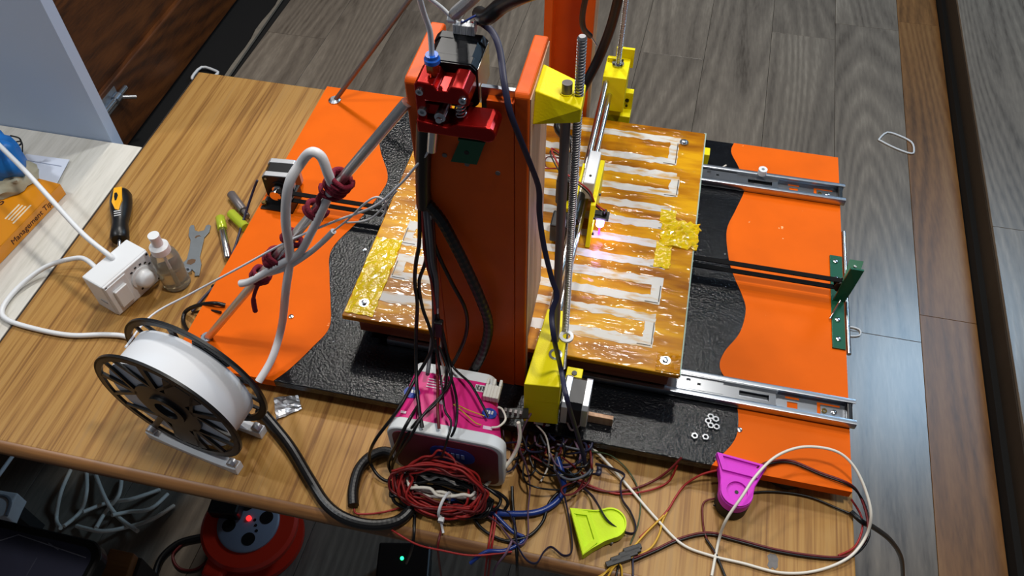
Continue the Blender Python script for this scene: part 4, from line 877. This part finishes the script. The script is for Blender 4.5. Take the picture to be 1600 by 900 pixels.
wire('black_hose', [(.376,.104,.462), Z(762,26,.485), Z(785,8,.50), Z(815,-8,.52), Z(850,-20,.53)], .0062, BLKPL, 'thick black hose arching over from the extruder motor', 'hose', 8, 12)
zt = thing('zip_tie', Z(706,28,.475), 'white zip tie around the ribbed sleeve', 'zip tie')
obj('tie_head', MB().obox(Z(706,28,.475), (1,0,0), (0,.8,.6), (0,-.6,.8), .0032, .0034, .0028), WHITEPL, zt, bevel=.0006)
obj('tie_tail', MB().tube([Z(704,26,.476), Z(690,12,.485), Z(670,-3,.50), Z(650,-18,.52)], .0016, 6, 4), WHITEPL, zt, smooth=60)
wire('blue_lead', [(.362,.1015,.455), Z(722,36,.470), Z(740,26,.476), Z(752,22,.474), (.372,.104,.456)], .0009, BLUEW, 'thin blue lead looping behind the white connector', 'wire')
# black hoses by the rear column
wire('black_hose', [Z(968,-10,.30), Z(955,40,.255), Z(938,85,.215), Z(918,125,.185), Z(895,165,.155), Z(872,198,.135), (.4300,.345,.124), (.4295,.318,.115)], .0062, BLKPL, 'thick black hose dropping to the hot-end carriage', 'hose', 6, 12)
wire('black_lead', [Z(916,-8,.33), Z(910,25,.30), Z(912,45,.28), Z(922,56,.26)], .0034, BLKPL, 'short black lead hanging before the rear upright', 'cable', 6, 10)
wire('solder_pin', [Z(922,55,.26), Z(932,71,.245)], .0011, STEEL, 'bare metal pin at the end of the hanging black lead', 'pin', 3)
wire('carriage_wire', [(.430,.322,.118), Z(862,232,.13), Z(875,262,.13), Z(885,272,.135), Z(905,285,.135), Z(922,300,.125), Z(930,318,.105), LP+Vector((.004,.004,.016))], .0012, REDW, 'red wire looping over the hot-end carriage to the probe', 'wire')
wire('carriage_wire', [(.431,.320,.118), Z(860,236,.13), Z(873,266,.13), Z(886,276,.135), Z(905,289,.135), Z(920,303,.125), Z(927,318,.105), LP+Vector((.000,.004,.014))], .0010, BLKW, 'black wire looping over the hot-end carriage to the probe', 'wire')
for k, m in enumerate((REDW, OFFWHITE, DREDW)):
    wire('carriage_wire', [(.4275+.0012*k,.325,.118), Z(850+3*k,245,.12), Z(847+4*k,262,.115), (.424+.003*k,.30,.127)], .0009, m, ('thin red', 'thin white', 'thin dark red')[k]+' lead dropping into the black blower', 'wire')
# thick black cables on the table front
wire('black_conduit', [Z(405,640,T+.010), Z(425,662,T+.008), Z(455,700,T+.007), Z(485,750,T+.007), Z(510,788,T+.007), Z(540,810,T+.008), Z(580,820,T+.008), Z(618,815,T+.008), Z(640,798,T+.008), Z(648,775,T+.008), Z(650,752,T+.010)], .0062, BLKPL, 'thick black conduit sweeping from the spool across the table front', 'cable', 10, 14, ribs=.010)
wire('black_conduit', [Z(552,790,T+.008), Z(552,765,T+.007), Z(560,735,T+.007), Z(577,715,T+.007), Z(600,706,T+.008), Z(620,712,T+.008)], .0062, BLKPL, 'cut end of thick black conduit left of the wire bundle', 'cable', 10, 14, ribs=.010)
# zip-tied coil of wires before the tub
wb = thing('wire_bundle', (.365,-.09,T), 'zip-tied coil of red, white and black wires before the tub', 'wire bundle')
rnd = random.Random(3)
for k in range(26):
    m = [REDW, BLKW, DREDW, OFFWHITE, BLKW, REDW, BLKW, DREDW, REDW][k % 9]; r = .0014 if m in (REDW, DREDW) else .0019
    cx, cy_, cz_ = .366+rnd.uniform(-.008,.008), -.086+rnd.uniform(-.006,.006), .000+rnd.uniform(-.006,.006)
    if m is BLKW: cz_ -= .010
    aa, bb = .054+rnd.uniform(-.016,.010), .014+rnd.uniform(-.010,.010)
    if m in (REDW, DREDW): bb += .009; cz_ += .007; aa -= .006
    P = []
    for i in range(16):
        t = 2*pi*i/16; s = sin(t)*bb
        P.append((cx+aa*cos(t)+.004*rnd.uniform(-1,1), cy_+s*.45-.012*(1 if s < 0 else .2)+.003*rnd.uniform(-1,1), max(T+.004, cz_+s*.9+.003*rnd.uniform(-1,1))))
    obj('strand', MB().tube(P, r, 7, 4, closed=True), m, wb, smooth=60)
p = Vector((.372,-.112,-.004))
obj('zip_tie', MB().tube([p+Vector((.003*cos(t*pi/8),.013*cos(t*pi/8)+.006,.015*sin(t*pi/8))) for t in range(16)], .0016, 6, 3, closed=True).obox(p+Vector((0,-.009,-.006)), (1,0,0), (0,1,0), ZZ, .003, .0025, .003).tube([p+Vector((0,-.010,-.008)), p+Vector((.002,-.014,-.016)), p+Vector((.004,-.018,T+.006-p.z))], .0014, 6, 3), WHITEPL, wb, smooth=60)
# blue cable loop
wire('blue_cable', [Z(680,752,T+.012), Z(695,772,T+.006), Z(720,790,T+.005), Z(760,800,T+.006), Z(800,803,T+.007), Z(840,800,T+.006), Z(868,785,T+.006), Z(880,765,T+.010), Z(878,740,T+.020), Z(870,715,T+.025)], .0036, BLUEW, 'glossy dark blue cable curving through the wire tangle', 'cable', 7, 10)
wire('blue_cable', [Z(770,800,T+.010), Z(800,830,T+.004), Z(820,842,T+.003), Z(790,860,T+.003), Z(760,862,T+.003), Z(735,880,T-.010)], .0022, BLUEW, 'thin blue cable dropping over the table front edge', 'cable')
# white cable from the tangle over to the right, big loop
wire('white_cable', [Z(835,660,.01), Z(880,672,-.01), Z(925,700,T+.012), Z(958,733,T+.006), Z(990,770,T+.004), Z(1025,810,T+.003), Z(1065,850,T+.003), Z(1110,868,T+.003), Z(1160,880,T+.003), Z(1220,895,T+.003), Z(1275,892,T+.003), Z(1325,872,T+.006), Z(1352,840,-.02), Z(1361,805,.0), Z(1352,765,.012), Z(1335,730,.022), Z(1312,708,.028), Z(1280,699,.030), Z(1245,700,.030), Z(1210,715,.028), Z(1180,745,.026), Z(1160,775,.022), Z(1135,812,.006), Z(1123,845,T+.006), Z(1112,900,T+.003)], .0016, OFFWHITE, 'long white cable making a large loop over the right board end', 'cable', 8, 8)
wire('dark_red_cable', [Z(1182,732,.004), Z(1200,722,.004), Z(1235,720,.004), Z(1280,738,.004), Z(1325,755,.004), Z(1342,772,-.012), Z(1354,805,-.02), Z(1355,835,T+.004), Z(1340,858,T+.003), Z(1315,870,T+.003), Z(1270,868,T+.003), Z(1210,858,T+.003), Z(1150,842,T+.003), Z(1105,832,T+.003), Z(1060,842,T+.003), Z(1025,858,T+.003), Z(990,872,T+.004)], .0014, DREDW, 'dark red cable looping around the right end of the board', 'cable', 8)
wire('black_cable', [Z(1184,735,.003), Z(1202,725,.003), Z(1236,723,.003), Z(1281,741,.003), Z(1326,758,.003), Z(1346,778,-.014), Z(1357,808,-.022), Z(1358,838,T+.003), Z(1342,862,T+.003), Z(1316,873,T+.003), Z(1270,871,T+.003), Z(1210,861,T+.003), Z(1150,845,T+.003), Z(1105,835,T+.003), Z(1060,845,T+.003), Z(1025,861,T+.003), Z(990,876,T+.004)], .0012, BLKW, 'black cable running beside the dark red loop on the right', 'cable', 8)
wire('red_wire', [Z(1330,780,-.02), Z(1345,805,T+.003), Z(1347,828,T+.003), Z(1335,855,T+.003), Z(1310,868,T+.003)], .0012, REDW, 'short red wire arc at the right table edge', 'wire')
wire('black_cable', [Z(1330,800,T+.004), Z(1348,816,T+.005), Z(1365,824,T-.02), Z(1392,845,-.12), Z(1408,872,-.25), Z(1411,905,-.40)], .0030, BLKW, 'black cable falling off the right table edge', 'cable', 8, 10)
wire('black_cable', [Z(1115,790,T+.003), Z(1150,775,T+.003), Z(1200,768,T+.003), Z(1260,775,T+.003), Z(1310,795,T+.003), Z(1335,805,T+.004)], .0012, BLKW, 'thin black cable behind the magenta bracket shadow', 'cable', 6)
# red/yellow/black servo leads, centre front
wire('red_wire', [Z(1120,735,-.004), Z(1095,742,-.012), Z(1070,758,T+.004), Z(1055,778,T+.003), Z(1045,795,T+.003), Z(1030,812,T+.003), Z(1000,840,T+.003)], .0013, REDW, 'red wire leaving the magenta bracket to the left', 'wire', 6)
wire('red_wire', [Z(1065,715,.002), Z(1045,735,-.012), Z(1020,752,T+.004), Z(985,765,T+.003), Z(945,768,T+.003), Z(905,755,T+.004), Z(870,735,T+.008), Z(830,712,T+.02)], .0014, DREDW, 'dark red wire from the tangle up onto the board front', 'wire', 6)
wire('red_wire', [Z(1058,727,-.006), Z(1045,752,T+.004), Z(1015,766,T+.003), Z(970,772,T+.003), Z(930,762,T+.003), Z(890,742,T+.006)], .0012, REDW, 'bright red wire beside the dark red one', 'wire', 6)
wire('red_wire', [Z(1122,778,T+.003), Z(1100,785,T+.003), Z(1098,812,T+.003), Z(1103,838,T+.003), Z(1120,870,T+.003), Z(1135,905,T+.003)], .0011, DREDW, 'dark red wire bending down before the magenta bracket', 'wire', 6)
wire('yellow_wire', [Z(1042,800,T+.003), Z(1035,815,T+.003), Z(1030,835,T+.003), Z(1018,855,T+.003), Z(1000,866,T+.003), Z(985,872,T+.004)], .0012, YELW, 'yellow wire curving into the black connectors', 'wire', 6)
wire('yellow_wire', [Z(1038,805,T+.004), Z(1010,832,T+.004), Z(985,860,T+.004), Z(960,885,T+.004), Z(930,905,T-.004)], .0012, YELW, 'yellow wire passing through the black connectors to the edge', 'wire', 6)
wire('green_wire', [Z(920,705,T+.02), Z(955,712,T+.006), Z(985,740,T+.003), Z(1000,775,T+.003), Z(998,815,T+.003), Z(985,850,T+.003)], .0008, mat('green_wire', (60, 78, 50), .5), 'thin dark green wire between white cable and lime bracket', 'wire', 6)
cnr = thing('wire_connectors', Z(975,870,T), 'cluster of black plug connectors at the front table edge', 'connector')
for u, v, L_ in ((966,877,.014),(975,870,.015),(984,864,.012),(988,858,.010)):
    obj('plug', MB().obox(Z(u, v, T+.0045), (.86,.5,0), (-.5,.86,0), ZZ, L_, .0030, .0030), BLKPL, cnr, bevel=.0006)
for u, v in ((940,893),(948,897),(962,897),(972,893)):
    obj('lead', MB().tube([Z(966,880,T+.004), Z((u+966)/2+2,886,T+.004), Z(u, v+8, T+.003)], .0011, 6, 5), BLKW if u % 4 else YELW, cnr, smooth=60)
# ribbon cables round the lime bracket
wire('flat_ribbon', [Z(868,720,T+.02), Z(890,745,T+.008), Z(920,770,T+.006), Z(932,785,T+.016), Z(948,812,T+.017), Z(968,828,T+.010), Z(988,834,T+.005), Z(993,822,T+.005), Z(985,800,T+.005), Z(972,780,T+.005), Z(970,755,T+.006), Z(975,742,T+.010), Z(955,732,T+.014), Z(930,725,T+.015)], .0032, NAVYW, 'dark ribbon cable looping over the lime bracket', 'cable', 7, 10, flat=(0,0,1))
wire('flat_ribbon', [Z(868,735,T+.03), Z(882,775,T+.010), Z(892,830,T+.006), Z(893,862,T+.005), Z(880,868,T+.005), Z(862,855,T+.006), Z(850,862,T+.006), Z(838,880,T+.005), Z(822,874,T+.005), Z(808,850,T+.006), Z(806,825,T+.006), Z(795,803,T+.008), Z(775,795,T+.010)], .0030, NAVYW, 'dark ribbon cable zigzagging left of the lime bracket', 'cable', 7, 10, flat=(0,0,1))
wire('flat_ribbon', [Z(868,655,.010), Z(850,632,.035), Z(835,640,.040), Z(818,668,.030), Z(812,700,.010), Z(822,728,T+.02), Z(828,760,T+.012), Z(825,800,T+.010), Z(825,835,T+.006), Z(815,852,T+.005), Z(800,845,T+.005), Z(780,820,T+.006), Z(760,805,T+.008)], .0030, PURPW, 'mauve ribbon cable arching in front of the yellow block', 'cable', 7, 10, flat=(0,0,1))
wire('pale_wire', [Z(850,632,.036), Z(872,635,.035), Z(884,655,.015), Z(893,672,.006), Z(905,665,.004)], .0012, mat('rosy_wire', (190, 160, 150), .5), 'pale pink wire arching off the yellow block front', 'wire', 6)
wire('white_wire', [Z(838,664,.012), Z(852,680,.010), Z(858,705,.0), Z(856,730,T+.012), Z(845,752,T+.005)], .0011, OFFWHITE, 'white wire curving down below the yellow block', 'wire', 6)
wire('cream_wire', [Z(810,660,.06), Z(812,685,.04), Z(803,710,.02), Z(785,735,.005), Z(765,752,T+.012), Z(755,765,T+.006)], .0022, OFFWHITE, 'thick cream wire bending beside the tub corner', 'wire', 7)
wire('orange_wire', [Z(709,632,.0735), Z(725,645,.075), Z(742,660,.0745), Z(752,664,.073)], .0007, YELW, 'lower thin orange wire across the pink tub', 'wire', 5)
wire('orange_wire', [Z(711,631,.0735), Z(732,641,.075), Z(757,650,.0735)], .0007, YELW, 'upper thin orange wire across the pink tub', 'wire', 5)
wire('white_wire', [Z(768,668,.072), Z(780,666,.070), Z(790,655,.068), Z(785,640,.072), Z(778,636,.075)], .0012, OFFWHITE, 'white wire hooked over the tub corner', 'wire', 6)
pcb = thing('sensor_board', Z(803,648,.05), 'small black circuit board between tub and yellow block', 'circuit board')
obj('board', MB().obox(Z(803,646,.05), (.97,.2,0), (-.2,.97,0), ZZ, .016, .006, .0012), BLKPL, pcb)
for k in range(4): obj('header_pin', MB().obox(Z(790+8*k,642+1.5*k,.0545), (1,0,0), (0,1,0), ZZ, .0014, .002, .003), DARKROD, pcb)
# tangle of dark wires behind: individually placed loops
tw = random.Random(11); names = {0:'black',1:'dark navy',2:'mauve',3:'dark red',4:'grey',5:'black'}
tm = [BLKW, NAVYW, PURPW, DREDW, GREYW, BLKW]
tg = 'loops in the wire tangle beside the tub'
for k in range(26):
    u0, v0 = tw.uniform(800,880), tw.uniform(655,720); P = [(u0, v0, T+.01+.025*tw.random())]
    ang = tw.uniform(0, 6.28)
    for i in range(6):
        ang += tw.uniform(.3,1.5)*(1 if k % 2 else -1); u0 += 26*cos(ang)*tw.uniform(.6,1.4)+2; v0 += 22*sin(ang)*tw.uniform(.6,1.4)+3
        u0 = min(max(u0,775),925); v0 = min(max(v0,650),790); P.append((u0, v0, T+.004+.022*tw.random()))
    wire('tangle_wire', zp(P), .0009+.0007*tw.random(), tm[k % 6], 'thin loose '+names[k % 6]+' loop in the tangle of wires right of the tub', 'wire', 5, 6, tg)
# leads hanging over the table front
front = [(REDW, .0011, [(553,795,T+.006),(560,803,T+.004),(600,800,T+.003),(650,785,T+.003),(690,770,T+.006)], 'thin red wire from the cut conduit across the table'),
 (REDW, .0011, [(612,828,T+.003),(650,850,T+.003),(690,860,T+.003),(740,868,T+.003),(800,862,T+.003)], 'red wire along the table front edge'),
 (BLKW, .0016, [(645,760,T+.01),(648,790,T+.004),(647,835,T+.003),(642,862,T-.02),(635,880,-.1)], 'black wire dropping over the front edge below the bundle'),
 (DREDW, .0012, [(695,775,T+.01),(692,815,T+.003),(685,848,T+.003),(685,868,T-.02),(690,905,-.15)], 'dark red wire dropping over the front table edge'),
 (REDW, .0012, [(772,790,T+.012),(770,815,T+.006),(764,850,T+.003),(760,880,T-.02),(757,905,-.1)], 'left red wire falling off the front edge centre'),
 (REDW, .0012, [(776,790,T+.014),(774,815,T+.007),(769,850,T+.004),(765,880,T-.02),(762,905,-.1)], 'right red wire falling off the front edge centre'),
 (BLKW, .0018, [(722,775,T+.012),(735,800,T+.006),(752,825,T+.004),(780,842,T+.004),(812,848,T+.004)], 'black wire curving under the blue cable'),
 (BLKW, .0018, [(800,760,T+.012),(802,800,T+.006),(806,840,T+.004),(808,880,T-.01),(808,910,-.1)], 'black wire falling beside the blue cable'),
 (BLKW, .0018, [(905,745,T+.008),(862,780,T+.006),(848,815,T+.004),(825,838,T+.004),(790,845,T+.004)], 'black wire curving left below the tangle'),
 (PURPW, .0014, [(800,845,T+.006),(790,865,T+.003),(775,885,T-.02),(770,905,-.08)], 'mauve wire falling over the front edge'),
 (NAVYW, .0010, [(989,868,T+.004),(989,900,T+.003)], 'thin violet wire straight down from the connectors'),
 (BLKW, .0014, [(1103,842,T+.003),(1118,865,T+.003),(1135,905,T+.003)], 'short black wire under the dark red cable')]
for m, r, P, lab in front: wire('loose_wire', zp(P), r, m, lab, 'wire', 6)

# ------------------------------------------------------------------ under the table
rc = Vector((-.118,.062,FZ)); RL = thing('cable_reel', rc, 'orange-red extension cable reel with grey socket face under the table', 'cable reel')
RED = mat('reel_red', (206, 44, 22), .35)
obj('reel_drum', MB().lathe(rc, ZZ, [(0,.090),(.004,.094),(.018,.094),(.020,.070),(.052,.070),(.054,.092),(.070,.094),(.076,.088)], 48), RED, RL, smooth=40)
fc = rc+ZZ*.076
sf = obj('socket_face', MB().lathe(fc, ZZ, [(0,.060),(.004,.060),(.007,.056)], 40), mat('reel_grey', (128, 134, 150), .4), RL, smooth=40)
for k in range(4):
    t = radians(25+90*k); p = fc+Vector((cos(t)*.036, sin(t)*.036, .0072)); obj('socket', MB().cyl(p, p+ZZ*.0008, .013, n=24), BLKPL, sf)
for k in range(3):
    p = fc+Vector((.012+.006*k, -.006-.01*k+.012, .0072)); obj('pin_hole', MB().cyl(p, p+ZZ*.0008, .003, n=12), BLKPL, sf)
obj('power_lamp', MB().lathe(fc+Vector((0,.006,.007)), ZZ, [(0,.005),(.004,.005),(.006,.003)], 16), mat('red_led', (255, 60, 50), .3, emit=2.2, emcol=(255, 40, 40)), RL, smooth=40)
hn = rc+Vector((.02,-.10,.05))
obj('handle_lip', MB().box(hn.x-.075,hn.y-.012,hn.z-.006,hn.x-.030,hn.y+.030,hn.z+.016), RED, RL, bevel=.008, seg=3)
obj('clear_handle', MB().tube([hn+Vector((-.040,0,0)), hn+Vector((-.015,-.020,0)), hn+Vector((.030,-.018,0)), hn+Vector((.060,.010,0))], .009, 12, 6), mat('smoky_clear', (170, 120, 110), .1, trans=.7), RL, smooth=60)
pl = obj('power_plug', MB().obox(fc+Vector((-.045,.012,.024)), (1,.1,0), (-.1,1,0), ZZ, .030, .018, .016), BLKPL, label='chunky black plug pushed into the cable reel', cat='plug', bevel=.005)
wire('reel_cord', [Z(330,860,FZ+.004), Z(325,875,FZ+.004), Z(305,890,FZ+.004), Z(280,888,FZ+.004), Z(270,868,FZ+.004), Z(285,850,FZ+.004)], .0030, DREDW, 'dark red cord on the floor left of the cable reel', 'cord')
wire('reel_cord', [Z(240,905,FZ+.006), Z(252,872,FZ+.006), Z(280,848,FZ+.006), Z(318,838,FZ+.006)], .0065, BLKW, 'thick black cord on the floor beside the cable reel', 'cord', 6, 10)
sg = 'white cables under the table'
wc_ = [[(135,735),(135,770),(125,800),(100,822)],[(148,738),(165,780),(185,808),(215,830)],[(250,765),(205,780),(170,785),(130,800)],[(262,772),(235,795),(200,800),(175,805)],[(110,735),(95,770),(88,810),(95,825)],[(190,748),(185,775),(165,800),(150,825)],[(272,790),(240,810),(205,822),(160,830),(120,822)]]
wl_ = ['nearest the dark panel corner', 'crossing from upper left to lower right', 'sweeping left behind the others', 'arching in the middle of the tangle', 'leftmost of the tangle', 'running down the centre of the tangle', 'lowest of the tangle']
for P, lab in zip(wc_, wl_): wire('white_floor_cable', [Z(u, v, FZ+.006+.05*(i % 2)*.4) for i, (u, v) in enumerate(P)], .0042, OFFWHITE, 'white cable under the table, '+lab, 'cable', 6, 8, sg)
# dark panel and box, lower left
PZ = -.33; dk = thing('padded_mat', Z(60,880,PZ), 'dark navy rounded mat with pale printed lines at lower left', 'mat')
c = Z(168,842,PZ); 
def rcorner(x0, y0, x1, y1, r, n=8):
    out = []
    for cx, cy_, a0 in ((x1-r,y1-r,0),(x0+r,y1-r,pi/2),(x0+r,y0+r,pi),(x1-r,y0+r,1.5*pi)): out += [(cx+r*cos(a0+pi/2*i/n), cy_+r*sin(a0+pi/2*i/n)) for i in range(n+1)]
    return out
obj('mat_rim', MB().prism(rcorner(-.62,-.55,-.150,-.133,.03), PZ-.03, PZ), BLKPL, dk, bevel=.006, seg=3)
mt = obj('mat_top', MB().prism(rcorner(-.60,-.53,-.162,-.146,.02), PZ-.002, PZ+.0006), mat('mat_navy', (46, 48, 68), .6, noise_amt=.25, nscale=30), dk)
for a_, b_ in (((-.305,-.163),(-.285,-.150)),((-.285,-.150),(-.17,-.160)),((-.42,-.19),(-.305,-.163)),((-.235,-.152),(-.215,-.158))):
    obj('printed_line', MB().tube([(*a_,PZ+.0006),(*b_,PZ+.0006)], .0008, 6, 1), mat('line_grey', (120,120,132), .6), mt)
for k in range(6): obj('printed_line', MB().box(-.54+.06*k,-.5,PZ+.0005,-.5385+.06*k,-.175,PZ+.0009), mat('line_faint', (66,68,84), .6), mt)
q = [Z(*p, -.42) for p in ((172,856),(210,864),(196,905),(150,905))]
bo = thing('wooden_box', (q[0].x,q[0].y,FZ), 'small wooden box with dark side under the table corner', 'box')
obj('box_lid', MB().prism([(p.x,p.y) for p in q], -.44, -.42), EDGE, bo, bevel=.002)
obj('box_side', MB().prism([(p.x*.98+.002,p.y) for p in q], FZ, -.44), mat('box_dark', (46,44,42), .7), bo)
q = [Z(*p, -.62) for p in ((-10,764),(28,770),(20,785),(10,808),(-10,806))]
ps = thing('power_strip', (q[0].x,q[0].y,FZ), 'white power strip corner at the far left under the table', 'power strip')
obj('strip_body', MB().prism([(p.x,p.y) for p in q], -.66, -.62), WHITEPL, ps, bevel=.003)
obj('strip_groove', MB().tube([Z(-8,774,-.619), Z(10,776,-.619), Z(16,786,-.619), Z(10,806,-.619)], .003, 6, 4), GREYPL, ps)
obj('strip_stand', MB().box(q[0].x, q[0].y-.02, FZ, q[1].x-.02, q[0].y, -.66), mat('box_dark', (46,44,42), .7), ps)
wire('white_rod', [Z(20,712,-.62), Z(-6,748,-.62)], .004, WHITEPL, 'white cable at the far left above the power strip', 'cable', 3)
ad = obj('power_adapter', MB().obox(Z(632,880,-.71), (.98,.2,0), (-.2,.98,0), ZZ, .05, .035, .016), BLKPL, label='black power adapter with green light on the floor', cat='adapter', bevel=.004)
p = Z(628,872,-.692); obj('status_lamp', MB().lathe((p.x,p.y,-.6945), ZZ, [(0,.0035),(.0025,.0035),(.004,.002)], 14), mat('green_led', (60, 255, 160), .3, emit=3, emcol=(40, 255, 150)), ad)
obj('adapter_stand', MB().obox(Z(632,880,-.71)-ZZ*.042, (.98,.2,0), (-.2,.98,0), ZZ, .045, .03, .026), BLKPL, ad)
